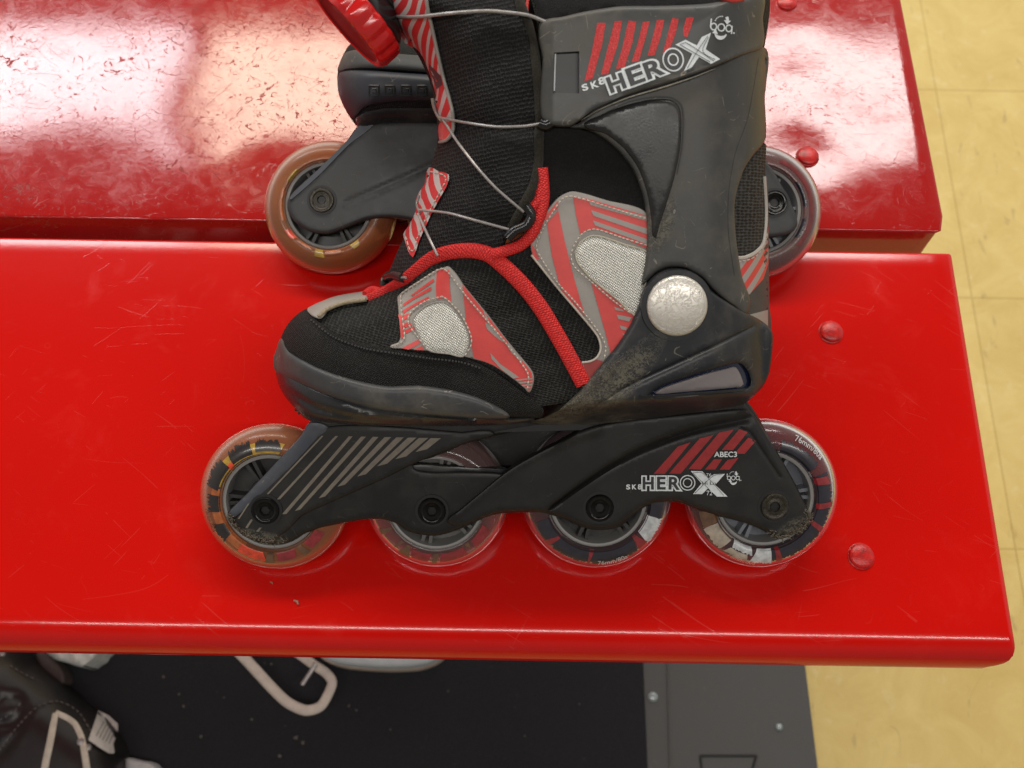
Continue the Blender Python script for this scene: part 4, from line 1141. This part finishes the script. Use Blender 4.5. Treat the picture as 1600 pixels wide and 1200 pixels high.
# ---- chassis
chas = [(490, 655), (481, 662), (470, 680), (420, 735), (380, 778), (356, 800), (357, 813), (370, 829), (387, 841), (416, 850), (449, 848), (478, 833), (505, 824), (533, 818), (562, 813), (589, 811), (615, 816), (641, 831), (662, 836), (682, 837), (700, 833), (720, 826), (751, 812), (775, 804), (800, 801), (842, 801), (862, 805),
        (881, 811), (900, 820), (922, 827), (946, 828), (968, 823), (995, 801), (1008, 792), (1021, 787), (1040, 784), (1060, 785), (1092, 797), (1118, 806), (1141, 811), (1166, 818), (1190, 828), (1216, 842), (1234, 838), (1248, 831), (1264, 820), (1268, 808), (1261, 793), (1239, 749), (1206, 691), (1184, 650), (1170, 630), (1161, 622), (1100, 630), (900, 640), (700, 645)]
hole = [(646, 727), (672, 716), (700, 706), (722, 695), (750, 686), (780, 679), (815, 673), (850, 668), (890, 665), (915, 664), (905, 674), (881, 688), (842, 710), (815, 728), (795, 738), (770, 736), (720, 735), (670, 735)]
def _unused(): pass
def z_ch(Q, D):
    z = .0135 + 0 * Q[:, 0]
    if D is not None: z = z - edge_round(D, 7)
    return z
ch = patch('chassis', chas, z_ch, M['chassis'], skate, base=.0095, step=6, rings=(1, 3, 6), holes=[hole])
# far side plate (left solid to darken the hole) and the cross webs
patch('far_plate', chas, lambda Q, D: -.0095 + 0 * Q[:, 0], M['chassis'], skate, base=-.0135, step=12)
for (px, py, w, h_) in ((560, 700, .006, .020), (1063, 700, .006, .020)):
    c = FA.at(px, py, 0); d_ = .0095
    v = [(c.x + sx * w, c.y + sy * h_, sz * d_) for sz in (-1, 1) for sx, sy in ((-1, -1), (1, -1), (1, 1), (-1, 1))]
    mesh_obj('cross_web', v, [(0, 1, 2, 3)[::-1], (4, 5, 6, 7), (0, 1, 5, 4), (1, 2, 6, 5), (2, 3, 7, 6), (3, 0, 4, 7)], M['slot'], skate, False)
tpv = FA.arr(np.array([(505, 664), (505, 674), (1165, 655), (1165, 645)]), np.zeros(4))
v_ = [(x, y, z) for z in (-.0134, .0134) for (x, y, _) in tpv]
mesh_obj('light_block_plate', v_, [(0, 1, 2, 3), (7, 6, 5, 4), (0, 4, 5, 1), (1, 5, 6, 2), (2, 6, 7, 3), (3, 7, 4, 0)], M['slot'], skate, False)  # added plate, keeps light out of the chassis hole
# hole ledge
patch('hole_ledge', [(640, 742), (646, 726), (700, 728), (770, 731), (792, 734), (780, 744), (720, 742)], lambda Q, D: .0125 + 0 * Q[:, 0] + (- edge_round(D, 4) if D is not None else 0), M['sole'], ch, base=.009, step=5, rings=(1.5,))
# striped front panel
pan1 = [(508, 668), (560, 664), (640, 668), (720, 675), (772, 676), (735, 690), (700, 703), (644, 726), (600, 748), (560, 766), (510, 788), (472, 806), (452, 826), (430, 842), (410, 846), (388, 837), (366, 817), (370, 806), (400, 776), (450, 724), (490, 682)]
PA1 = catmull(pan1, True, 5)
def z_p1(Q, D):
    d = D if D is not None else np.full(len(Q), 50.)
    return .0155 - edge_round(d, 4)
p1 = patch('front_panel', pan1, z_p1, M['panel'], ch, base=.010, step=6, rings=(1, 3))
patch('front_chamfer', [(484, 660), (514, 668), (497, 684), (458, 727), (408, 774), (368, 808), (357, 803), (382, 776), (422, 733), (470, 681)], lambda Q, D: .0158 + 0 * Q[:, 0] - (edge_round(D, 4) if D is not None else 0), M['chamfer'], ch, base=.010, step=5, rings=(1.5,))
Fz = z1s((280, 600), .325)
g = Geo()
tops = [504, 526, 548, 568, 587, 606, 625, 644, 662, 681]; bots = [(417, 773), (435, 780), (444, 803), (465, 798), (503, 778), (533, 760), (565, 744), (597, 728), (626, 717), (658, 706)]
for k_, (tx_, (bx_, by_)) in enumerate(zip(tops, bots)):
    w_ = 1.6 + k_ * .72
    patch('x', [(tx_ - w_, 681 + k_ * .4), (tx_ + w_, 681 + k_ * .4), (bx_ + w_ * 1.15, by_ - 1.5 * (k_ > 2) * w_ * .35), (bx_ - w_ * 1.15, by_ + .5)], lambda Q, D: z_p1(Q, None) + .00022, None, step=8, sharp=True, geo=g)
for r_ in ([(575, 305), (585, 305), (436, 480), (430, 478)], [(404, 462), (411, 462), (290, 648), (282, 648)], [(345, 650), (356, 650), (328, 694), (318, 690)], [(386, 690), (398, 690), (380, 712), (370, 708)]):
    patch('x', Fz(r_), lambda Q, D: z_p1(Q, None) + .00022, None, step=8, sharp=True, geo=g)
g.build('grey_stripes', M['grey_ink'], p1)
# raised rear section
pan2 = [(699, 815), (720, 796), (745, 775), (785, 742), (812, 724), (841, 708), (880, 688), (905, 674), (935, 664), (1000, 654), (1080, 646), (1140, 640), (1168, 640), (1182, 654), (1206, 694), (1238, 750), (1260, 796), (1264, 812), (1246, 828), (1216, 839), (1190, 825), (1166, 815), (1141, 808), (1118, 803), (1092, 794), (1060, 782), (1040, 781), (1021, 784),
        (1006, 790), (993, 799), (966, 820), (946, 825), (922, 824), (900, 817), (881, 808), (862, 802), (842, 798), (800, 798), (775, 801), (751, 809), (722, 822)]
PA2 = catmull(pan2, True, 4)
def z_p2(Q, D):
    d = D if D is not None else np.full(len(Q), 50.)
    z = .0160 - edge_round(d, 5)
    z = z - groove(Q, [(862, 792), (900, 764), (945, 734), (995, 706), (1060, 680), (1110, 666), (1150, 658), (1166, 654)], .0022, 2.2, 6.5)
    z = z - groove(Q, [(1157, 668), (1172, 676), (1190, 702), (1218, 744)], .0006, 2.0)
    z = z + .0010 * np.exp(-((seg_dist(Q, catmull([(700, 812), (785, 740), (850, 702), (935, 670)], False, 5), False)) / 6) ** 2)
    return z
p2 = patch('rear_panel', pan2, z_p2, M['panel'], ch, base=.010, step=5, rings=(1, 3), extra=[([(862, 792), (900, 764), (945, 734), (995, 706), (1060, 680), (1110, 666), (1150, 658), (1166, 654)], 4.0), ([(1157, 668), (1172, 676), (1190, 702), (1218, 744)], 1.6)])
def zr(Q, D): return z_p2(Q, None)
G4 = z1s((960, 650), 360 / 1600.)
g = Geo()
for r_ in ([(440, 212), (530, 182), (350, 402), (272, 402)], [(590, 158), (690, 130), (460, 400), (378, 400)], [(728, 115), (828, 95), (600, 372), (515, 368)],
           [(868, 92), (925, 112), (825, 236), (745, 236)], [(690, 300), (748, 300), (700, 372), (628, 372)],
           [(930, 150), (982, 172), (905, 262), (850, 262), (850, 240)], [(785, 305), (862, 290), (800, 372), (730, 372)]):
    patch('x', G4(r_), lambda Q, D: zr(Q, D) + .00025, None, step=8, sharp=True, geo=g)
g.build('red_stripes', M['red_ink'], p2)
gw, gd = Geo(), Geo()
Gp = lambda x, y: (960 + x * .225, 650 + y * .225)
seq_letters(gw, gd, [('H', Gp(200, 508), Gp(270, 508), 18.5), ('E', Gp(300, 508), Gp(352, 508), 18.5), ('R', Gp(380, 508), Gp(448, 510), 18.5)], zr, (.11, .03))
for (ch_, a_, b_, h_) in [('S', Gp(84, 508), Gp(108, 508), 7), ('K', Gp(124, 508), Gp(150, 508), 7), ('8', Gp(164, 508), Gp(188, 508), 7.4)]: text_px(gw, ch_, a_, b_, h_, zr, .0007, offset=.035)
oc = Gp(508, 464); ring(gw, oc, 11.4, 11.4, 1.6, zr, .0004); ring(gw, oc, 6.6, 6.6, 1.4, zr, .0004)
patch('x', G4([(530, 382), (610, 384), (655, 432), (690, 404), (768, 402), (700, 478), (786, 560), (712, 560), (650, 502), (610, 542), (546, 542), (605, 468)]), lambda Q, D: zr(Q, D) + .0006, None, step=8, sharp=True, geo=gw)
text_px(gw, 'ABEC3', Gp(694, 284), Gp(850, 284), 8.0, zr, .0009, offset=.02)
text_px(gw, '76', Gp(638, 420), Gp(674, 420), 5.0, zr, .0009); text_px(gw, '72', Gp(640, 550), Gp(680, 550), 7.0, zr, .0009)
text_px(gd, 'Hi Lo', Gp(610, 478), Gp(706, 478), 5.0, zr, .0009)
boa(gw, Gp(826, 428), .52, zr)
for ln in ([(545, 395), (612, 396), (760, 552)], [(750, 408), (692, 412), (560, 536)], [(545, 395), (700, 552)]): ribbon(gd, G4(ln), .55, lambda Q, D: zr(Q, D) + .0003, thick=.0005, step=5)
gw.build('white_lettering', M['white_ink'], p2); gd.build('dark_lettering', M['dark_ink'], p2)

# grit stuck to the heel tip and toe tip
gritm = m_simple('grey_lint', (.14, .12, .09), .9, 0, .4, 900, .6)
g = Geo()
for i in range(420):
    t_ = random.random()
    if i < 260:
        L = [(1200, 832), (1222, 842), (1246, 832), (1266, 815), (1262, 798)]; seg_i = min(3, int(t_ * 4)); a, b = L[seg_i], L[seg_i + 1]; k_ = t_ * 4 - seg_i
    else:
        L = [(356, 806), (366, 822), (388, 840), (416, 848), (446, 846)]; seg_i = min(3, int(t_ * 4)); a, b = L[seg_i], L[seg_i + 1]; k_ = t_ * 4 - seg_i
    px = a[0] + (b[0] - a[0]) * k_ + random.gauss(0, 3.0); py = a[1] + (b[1] - a[1]) * k_ + random.gauss(-2, 2.6)
    p = FA.at(px, py, .0150 + random.uniform(0, .0012)); d = Vector((random.uniform(-1, 1), random.uniform(-1, 1), random.uniform(-.3, .5))).normalized() * random.uniform(.0004, .0013)
    tube(g, [p, p + d * .5 + Vector((0, 0, .0002)), p + d], random.uniform(.00010, .00024), 4)
g.build('lint', gritm, ch)['kind'] = 'stuff'
# fuzz on the shell's front flank
g = Geo()
for i in range(900):
    t_ = random.random() ** 1.3
    px = 890 + (985 - 890) * t_ + random.gauss(0, 8); py = 632 - (632 - 555) * t_ + random.gauss(4, 8)
    if not inside(np.array([(px, py)]), SHP)[0]: continue
    z = float(z_shell(np.array([(px, py)]), None)[0]); p = FA.at(px, py, z)
    d = Vector((random.uniform(-1, 1), random.uniform(-1, 1), random.uniform(-.1, .5))).normalized() * random.uniform(.0003, .0011)
    tube(g, [p, p + d], random.uniform(.00006, .00014), 3)
g.build('lint', gritm, sh)['kind'] = 'stuff'

# ---- bolts
def bolt(F, parent, px, py, h, mat, s=1.0):
    c = F.at(px, py, h); T = Matrix.Translation(c) @ Matrix.Scale(s, 4)
    g = Geo(); lathe(g, [(.0084, -.002), (.0084, .0004), (.0070, .0004)], T, 40); rg = g.build('bolt_recess', M['slot'], parent)
    g = Geo()
    lathe(g, [(.0070, -.001), (.0070, .0012), (.0066, .0017), (.0058, .0018), (.0050, .0016), (.0046, .0012), (.0040, .0012), (.0034, .0014), (.0026, .0014)], T, 40)
    hexa = [(.0026 * math.cos(math.pi / 3 * k), .0026 * math.sin(math.pi / 3 * k)) for k in range(6)]
    v = [T @ Vector((x, y, .0014)) for x, y in hexa] + [T @ Vector((x * .9, y * .9, -.001)) for x, y in hexa]
    f = [(i, (i + 1) % 6, 6 + (i + 1) % 6, 6 + i) for i in range(6)] + [tuple(range(6, 12))]
    g.add(v, f); return g.build('bolt', mat, parent)

# ---- wheels
def wheel(F, parent, px, py, R, tyre, hub, prints=(), texts=(), seg=96, hub_r=.0248, rot=0.0, rim=None):
    return wheel_(F, parent, px, py, R, tyre, hub, prints, texts, seg, hub_r, rot, rim)
def wheel_(F, parent, px, py, R, tyre, hub, prints=(), texts=(), seg=96, hub_r=.0248, rot=0.0, rim=None):
    c = F.at(px, py, 0.0); T = Matrix.Translation(c)
    w = bpy.data.objects.new('wheel', None); COL.objects.link(w); w.parent = parent; w.location = c; w.empty_display_size = .01
    T = Matrix.Identity(4)
    rt = .0120; Rc = R - rt
    prof = [(hub_r, .0088)]
    prof += [(hub_r + (Rc - hub_r) * t, .0088 + (rt - .0088) * math.sin(t * math.pi / 2)) for t in (.25, .5, .75)]
    prof += [(Rc + rt * math.sin(a), rt * math.cos(a)) for a in np.linspace(0.08, math.pi - .08, 22)]
    prof += [(hub_r + (Rc - hub_r) * t, -(.0088 + (rt - .0088) * math.sin(t * math.pi / 2))) for t in (.75, .5, .25)] + [(hub_r, -.0088), (hub_r, .0088)]
    g = Geo(); lathe(g, prof, T, seg); g.build('tyre', tyre, w)
    def zt(r):
        if r <= Rc: t = max(0, (r - hub_r) / (Rc - hub_r)); return .0088 + (rt - .0088) * math.sin(t * math.pi / 2)
        return rt * math.cos(math.asin(min(1, (r - Rc) / rt)))
    g = Geo()
    lathe(g, [(hub_r - .0001, -.0095), (hub_r - .0001, .0095), (hub_r - .0009, .0100), (hub_r - .0018, .0096), (hub_r - .0022, .004), (hub_r - .0022, -.004), (hub_r - .0018, -.0095), (hub_r - .0001, -.0095)], T, 64)
    g.build('rim', rim or M['rim'], w)
    g = Geo(); lathe(g, [(.0060, .0075), (.0110, .0075), (.0125, .0065), (.0130, .004), (.0130, -.004), (.0125, -.0065), (.0110, -.0075), (.006, -.0075), (.006, .0075)], T, 40)
    for k in range(6):
        for s_ in (-.09, .09):
            a = rot + k * math.pi / 3 + s_; ca, sa_ = math.cos(a), math.sin(a); t0, t1, hw = .0125, hub_r - .0015, .0009
            v = []
            for z in (-.0060, .0060):
                for rr, ss in ((t0, -1), (t1, -1), (t1, 1), (t0, 1)): v.append((rr * ca - ss * hw * sa_, rr * sa_ + ss * hw * ca, z))
            g.add(v, [(0, 1, 2, 3)[::-1], (4, 5, 6, 7), (0, 1, 5, 4), (1, 2, 6, 5), (2, 3, 7, 6), (3, 0, 4, 7)])
    lathe(g, [(.0125, -.0012), (hub_r - .002, -.0012), (hub_r - .002, -.0030), (.0125, -.0030)], T, 48)
    g.build('hub', hub, w)
    for pi_, (mat, a0, a1, r0, r1) in enumerate(prints):
        lift_ = .00016 + .00004 * (pi_ if mat not in (M['ink_black'], M['ink_white']) else pi_ + 2)
        g = Geo(); na = max(3, int(abs(a1 - a0) / 1.0)); nr = 6; sk0, sk1 = random.uniform(-5, 5), random.uniform(-5, 5)
        v = []; f = []
        for i in range(na + 1):
            rg_ = random.random() ** 2
            for j in range(nr + 1):
                a = math.radians(a0 + (a1 - a0) * i / na + (sk0 + (sk1 - sk0) * i / na) * (j / nr - .3))
                r = r0 + (r1 - r0) * j / nr; r -= (rg_ * .0018 + random.random() * .0008) * (j / nr) ** 2 if mat in (M['ink_black'], M['ink_navy']) else 0
                if j == nr and mat in (M['ink_black'], M['ink_white'], M['ink_cream']): r -= random.random() ** 2 * .0013
                v.append((r * math.cos(a), r * math.sin(a), zt(r) + lift_))
        for i in range(na):
            for j in range(nr): q0 = i * (nr + 1) + j; f.append((q0, q0 + 1, q0 + nr + 2, q0 + nr + 1))
        g.add(v, f); g.build('printed_mark', mat, w)
    for (body, am, rr, hh, sgn, mat) in texts:
        V, Tt = text_geo(body, .0); x0, x1 = V[:, 0].min(), V[:, 0].max(); sc = hh / .7
        X = []
        for x, y in V:
            if sgn > 0: a = math.radians(am) - (x - (x0 + x1) / 2) * sc / rr; r = rr + y * sc
            else: a = math.radians(am) + (x - (x0 + x1) / 2) * sc / rr; r = rr - y * sc
            X.append((r * math.cos(a), r * math.sin(a), zt(r) + .0012))
        g = Geo(); g.add(X, [tuple(f) for f in Tt]); g.build('size_marking', mat, w)
    return w
K = M
# front amber wheel: black blocks, yellow and orange bands
wheel(FA, skate, 431, 776, .0384, M['tyre_amber'], M['hub_dark'], [
    (K['ink_orange'], 164, 240, .0252, .0300), (K['ink_yellow'], 78, 162, .0252, .0318), (K['ink_redorange'], 132, 139, .0254, .0285),
    (K['ink_black'], 137, 166, .0256, .0346), (K['ink_black'], 107, 131, .0258, .0345), (K['ink_black'], 78, 103, .0276, .0342), (K['ink_black'], 172, 190, .0256, .0326), (K['ink_black'], 203, 219, .0258, .0330),
    (K['ink_redorange'], 235, 262, .0260, .0310), (K['ink_brown'], 265, 272, .0256, .0320), (K['ink_red'], 276, 296, .0260, .0310), (K['ink_brown'], 300, 306, .0256, .0320), (K['ink_red'], 310, 330, .0260, .0310)],
    [('76mm/80a', 197, .0336, .0022, -1, K['ink_black'])])
wheel(FA, skate, 683, 777, .0370, M['tyre_clear'], M['hub'], [
    (K['ink_brown'], 208, 212, .0256, .0325), (K['ink_brown'], 228, 231, .0256, .0325), (K['ink_brown'], 236, 242, .0256, .0325), (K['ink_brown'], 268, 273, .0262, .0322), (K['ink_red'], 276, 302, .0264, .0315), (K['ink_red'], 244, 265, .0264, .0315), (K['ink_brown'], 306, 310, .0256, .0300), (K['ink_red'], 314, 336, .0260, .0310)], rot=.3)
wheel(FA, skate, 932, 773, .0388, M['tyre_smoke'], M['hub_dark'], [
    (K['ink_navy'], 200, 312, .0252, .0345), (K['ink_white'], 322, 345, .0258, .0345), (K['ink_red'], 222, 226, .0256, .0345), (K['ink_red'], 262, 266, .0256, .0345), (K['ink_red'], 313, 319, .0256, .0335), (K['ink_navy'], -14, 40, .0252, .0340)],
    [('76mm/80a', 285, .0340, .0027, -1, K['ink_white'])], rot=.2)
wheel(FA, skate, 1188, 771, .0392, M['tyre_smoke'], M['hub_light'], [
    (K['ink_navy'], 272, 388, .0252, .0340), (K['ink_navy'], 36, 78, .0252, .0325), (K['ink_cream'], 207, 232, .0256, .0345), (K['ink_white'], 236, 258, .0256, .0300), (K['ink_cream'], 236, 256, .0300, .0340), (K['ink_white'], 262, 279, .0258, .0345),
    (K['ink_red'], 283, 288, .0256, .0340), (K['ink_red'], 332, 337, .0256, .0335), (K['ink_red'], 352, 358, .0256, .0340), (K['ink_red'], 18, 26, .0256, .0330), (K['ink_brown'], 192, 206, .0256, .0340)],
    [('76mm/80a', 252, .0350, .0026, -1, K['ink_cream']), ('76mm/80a', 54, .0334, .0028, 1, K['ink_white'])], rot=.1)
for (px, py, m_) in ((415, 797, 'bolt'), (675, 798, 'bolt'), (937, 793, 'bolt'), (1210, 791, 'bolt_dirt')):
    bolt(FA, skate, px, py, .0158 if px != 675 else .0138, M[m_])

# ================================================================ REAR SKATE
skate_b = thing('inline_skate', 'second black inline skate lying behind, mostly hidden, only its toe and end wheels showing', 'inline skate', FB.M, 'pair of inline skates on the red bench')
toe_b = [(527, 120), (528, 108), (534, 90), (546, 70), (575, 52), (620, 48), (680, 60), (740, 70), (780, 62), (1160, 60), (1172, 120), (1168, 180), (1000, 196), (800, 198), (686, 196), (600, 196), (562, 200), (546, 182), (534, 160), (528, 140)]
TBP = catmull(toe_b, True, 7)
def zT(Q, D=None):
    d = seg_dist(Q, TBP); d = np.where(inside(Q, TBP), d, 0); return dome(d, 70, .032)
patch('boot_fabric', toe_b, lambda Q, D: zT(Q), M['suede'], skate_b, FB, mirror=True, step=8, rings=(2, 5))
patch('toe_bumper', [(528, 112), (531, 97), (540, 82), (560, 78), (620, 84), (680, 88), (720, 90), (720, 116), (680, 115), (620, 110), (565, 107), (540, 109)], lambda Q, D: zT(Q) + .004 - (edge_round(D, 9) if D is not None else 0),
      m_plastic('dusty_grey_rubber', (.055, .056, .056), .55, .8), skate_b, FB, base=0, step=5, rings=(1.5, 4, 8))
sb_out = [(527, 124), (530, 114), (545, 110), (580, 110), (640, 114), (720, 118), (1165, 118), (1165, 170), (720, 160), (640, 158), (600, 161), (570, 168), (552, 184), (538, 168), (529, 146)]
def z_sb(Q, D): return zT(Q) + .005 - (edge_round(D, 12) if D is not None else 0)
solb = patch('sole', sb_out, z_sb, m_plastic('bluish_sole', (.034, .036, .046), .45, .5), skate_b, FB, base=0, step=5, rings=(1.5, 4, 8))
g = Geo()
for px in (585, 610, 635, 660):
    c = [(px - 8, 134), (px + 7, 134), (px + 7, 149), (px - 8, 149), (px - 8, 134)]
    L = linear(c, False, 4); tube(g, FB.arr(L, zT(L) + .0048), .0007, 5)
    c = [(px - 3, 139), (px + 3, 139), (px + 3, 145), (px - 3, 145)]; L = linear(c, False, 4); tube(g, FB.arr(L, zT(L) + .0048), .0005, 5)
g.build('embossing', M['slot'], solb)
patch('sole_step', [(556, 186), (566, 174), (590, 164), (640, 160), (720, 162), (1165, 172), (1165, 196), (720, 197), (600, 196), (562, 202)], lambda Q, D: zT(Q) * .6 + .010 - (edge_round(D, 8) if D is not None else 0), M['sole'], skate_b, FB, base=0, step=6, rings=(2, 5))
chb = [(568, 192), (540, 222), (500, 262), (462, 296), (450, 312), (450, 330), (462, 348), (486, 362), (512, 365), (545, 354), (575, 343), (610, 340), (640, 344), (675, 356), (705, 356), (740, 344), (790, 336), (860, 352), (900, 356), (960, 340), (1020, 338), (1080, 350), (1150, 366), (1200, 371), (1236, 364), (1246, 350), (1240, 326), (1214, 276), (1192, 243), (1180, 205), (1160, 192), (900, 190)]
cb = patch('chassis', chb, lambda Q, D: .0150 - (edge_round(D, 7) if D is not None else 0) - groove(Q, [(540, 318), (600, 292), (650, 270), (690, 250)], .0012, 4), m_plastic('rear_chassis_plastic', (.034, .035, .038), .40, .3), skate_b, FB, base=.0095, step=6, rings=(1, 3, 6))
patch('far_plate', chb, lambda Q, D: -.0095 + 0 * Q[:, 0], M['chassis'], skate_b, FB, base=-.0135, step=12)
patch('chassis_edge', [(566, 193), (584, 194), (545, 226), (500, 272), (462, 306), (452, 312), (462, 298), (500, 262), (540, 222)], lambda Q, D: .0158 + 0 * Q[:, 0], M['chamfer'], cb, FB, base=.0145, step=5)
wheel(FB, skate_b, 518, 325, .0386, M['tyre_rear_amber'], M['hub_dark'], [(K['ink_orange'], 160, 200, .0255, .0275), (K['ink_yellow'], 130, 150, .0255, .0272), (K['ink_yellow'], 255, 265, .0256, .0300), (K['ink_yellow'], 300, 312, .0256, .0290), (K['ink_redorange'], 212, 226, .0256, .0285), (K['ink_orange'], 232, 248, .0256, .0270), (K['ink_orange'], 268, 286, .0256, .0280)])
wheel(FB, skate_b, 738, 327, .0386, M['tyre_rear_amber'], M['hub_dark'])
wheel(FB, skate_b, 958, 330, .0386, M['tyre_rear_grey'], M['hub_dark'])
wheel(FB, skate_b, 1178, 332, .0388, M['tyre_rear_grey'], M['hub_light'], [(K['ink_navy'], 5, 38, .0256, .0285), (K['ink_navy'], 325, 350, .0256, .0285), (K['ink_dull'], -42, 68, .0290, .0318)])
bolt(FB, skate_b, 503, 313, .0150, M['bolt_dirt']); bolt(FB, skate_b, 1210, 317, .0150, M['bolt'])
bolt(FB, skate_b, 735, 318, .0150, M['bolt']); bolt(FB, skate_b, 968, 318, .0150, M['bolt'])

# ================================================================ things on the floor
FM = Matrix.Translation((0, 0, -.54))
bs = thing('skate_boot', 'black leather skate boot with cream outline and white label, lower left under bench', 'skate boot', FM)
ob = [(-60, 1000), (0, 1004), (30, 1012), (62, 1036), (96, 1064), (126, 1094), (152, 1112), (176, 1140), (190, 1170), (196, 1205), (196, 1290), (-60, 1290)]
OBP = catmull(ob, True, 8)
def z_ob(Q, D=None):
    d = seg_dist(Q, OBP); d = np.where(inside(Q, OBP), d, 0); return .012 + dome(d, 90, .075)
patch('upper', ob, lambda Q, D: z_ob(Q) - groove(Q, [(0, 1180), (30, 1140), (62, 1108), (90, 1102), (118, 1118), (140, 1150)], .002, 4) - groove(Q, [(0, 1095), (28, 1090), (36, 1108), (20, 1128), (0, 1132)], .004, 8), m_simple('black_boot_leather', (.014, .012, .0125), .40, 0, .3, 60, .2), bs, FF, base=.010, step=8, rings=(2, 6))
g = Geo(); tube_px(g, [(70, 1230), (70, 1200), (79, 1156), (86, 1115)], .0034, lambda Q, D: z_ob(Q) + .0005, FF, flat=.4); tube_px(g, [(86, 1115), (102, 1122), (116, 1132), (126, 1152), (132, 1180), (138, 1220)], .0034, lambda Q, D: z_ob(Q) + .0005, FF, flat=.4)
g.build('cream_outline', m_simple('cream_print', (.60, .55, .46), .5), bs)
g = Geo()
for ln in ([(0, 1172), (30, 1132), (62, 1102), (92, 1096), (122, 1112), (144, 1146)], [(16, 1040), (36, 1052), (56, 1062)], [(0, 1125), (24, 1110), (34, 1094)]): stitches(g, ln, lambda Q, D: z_ob(Q) + .001, .0007, 5, 4, FF)
g.build('stitching', m_simple('grey_thread', (.12, .10, .10), .8), bs)
lb = patch('label', [(154, 1110), (170, 1118), (184, 1131), (184, 1146), (170, 1177), (155, 1168), (138, 1156)], lambda Q, D: z_ob(Q) + .004, m_simple('white_label', (.68, .66, .62), .6, 0, .1), bs, FF, base=.05, step=5, sharp=True)
g = Geo()
for k_ in range(5): ribbon(g, [(150 + k_ * 5, 1150 - 0 + k_ * 3), (164 + k_ * 4, 1124 + k_ * 4)], 1.2, lambda Q, D: z_ob(Q) + .0042, FF, thick=.0004)
g.build('label_lines', m_simple('grey_print', (.25, .24, .23), .6), lb)
for (px, py) in ((126, 1159), (137, 1168), (3, 1022)):
    g = Geo(); lathe(g, [(.0035, -.001), (.003, .0015), (0, .002)], Matrix.Translation(FF.at(px, py, float(z_ob(np.array([(px, py)]))[0]) + .001)), 14)
    g.build('eyelet', M['cable'], bs)
patch('holder_tip', [(196, 1186), (215, 1188), (240, 1194), (252, 1215), (250, 1260), (200, 1260)], lambda Q, D: .03 - edge_round(D, 10) * 2, m_simple('white_holder', (.50, .50, .50), .4), bs, FF, base=.009, step=6, rings=(2, 5))

sh_w = thing('shoe', 'white crumpled shoe tip poking out under the bench above the black skate boot', 'shoe', FM)
patch('upper', [(70, 995), (70, 1016), (86, 1030), (106, 1036), (128, 1042), (146, 1030), (160, 1012), (160, 990)], lambda Q, D: .05 - edge_round(D, 14) * 2.2 + .003 * np.sin(Q[:, 0] * .25) * np.sin(Q[:, 1] * .2), m_simple('grey_white_leather', (.60, .62, .58), .5, 0, .2, 50, .3), sh_w, FF, base=.009, step=5, rings=(2, 5, 9))
patch('strap', [(58, 1020), (76, 1022), (100, 1050), (100, 1068), (80, 1066), (62, 1040)], lambda Q, D: .03 - edge_round(D, 8), m_simple('brown_strap', (.06, .045, .04), .6), sh_w, FF, base=.009, step=5, rings=(2, 5))

sp = thing('strap_loop', 'off-white flat strap loop hanging down onto the black carpet mat', 'strap', FM)
g = Geo(); hz = .035
L = catmull([(352, 1000), (378, 1024), (402, 1050), (428, 1078), (450, 1098), (478, 1110), (500, 1104), (512, 1086), (519, 1066), (510, 1052), (492, 1040), (470, 1024), (440, 1005)], False, 4)
tube(g, FF.arr(L, np.full(len(L), hz)), [.0052] * 8 + [.0050] * 400, 12, .55) if False else tube(g, FF.arr(L, np.full(len(L), hz)), np.interp(np.arange(len(L)), [0, len(L) * .5, len(L)], [.0054, .0050, .0044]), 12, .55)
g.build('band', m_simple('offwhite_webbing', (.62, .55, .48), .6, 0, .12, 80, .3), sp)
g = Geo(); L = linear([(494, 1036), (484, 1052), (472, 1070)], False, 5); tube(g, FF.arr(L, np.full(len(L), .045)), .0022, 8); g.build('pull_cord', M['cable'], sp)
ws = thing('shoe', 'smooth white shoe edge just visible beneath the bench beside the strap loop', 'shoe', FM)
patch('upper', [(500, 985), (500, 1020), (515, 1032), (545, 1039), (600, 1043), (650, 1041), (678, 1033), (696, 1015), (696, 985)], lambda Q, D: .06 - edge_round(D, 16) * 2, m_simple('white_leather', (.50, .54, .56), .4, 0, .08), ws, FF, base=.03, step=6, rings=(2, 5, 10))
patch('sole', [(499, 985), (498, 1023), (515, 1036), (545, 1043), (600, 1047), (652, 1045), (682, 1035), (700, 1017), (700, 985)], lambda Q, D: .034 - edge_round(D, 5), m_simple('beige_sole', (.40, .32, .26), .6), ws, FF, base=.009, step=7, rings=(2,))
# white chip on the bench
g = Geo(); ql = FA
for (px, py, s_) in ((459, 938, 1.6), (422, 909, .9)):
    q = F0.at(px, py, .0006); g = Geo(); tube(g, [q, q + Vector((.0012 * s_, -.0004 * s_, .0002)), q + Vector((.0016 * s_, -.0013 * s_, .0001))], [.0003 * s_, .0005 * s_, .0003 * s_], 6)
    o = g.build('paint_chip', m_simple('pale_chip', (.36, .14, .10), .7), None)
    tag(o, 'larger pale paint chip lying on the red bench before the front wheel' if s_ > 1 else 'tiny pale speck on the red bench just below the amber front wheel', 'chip')
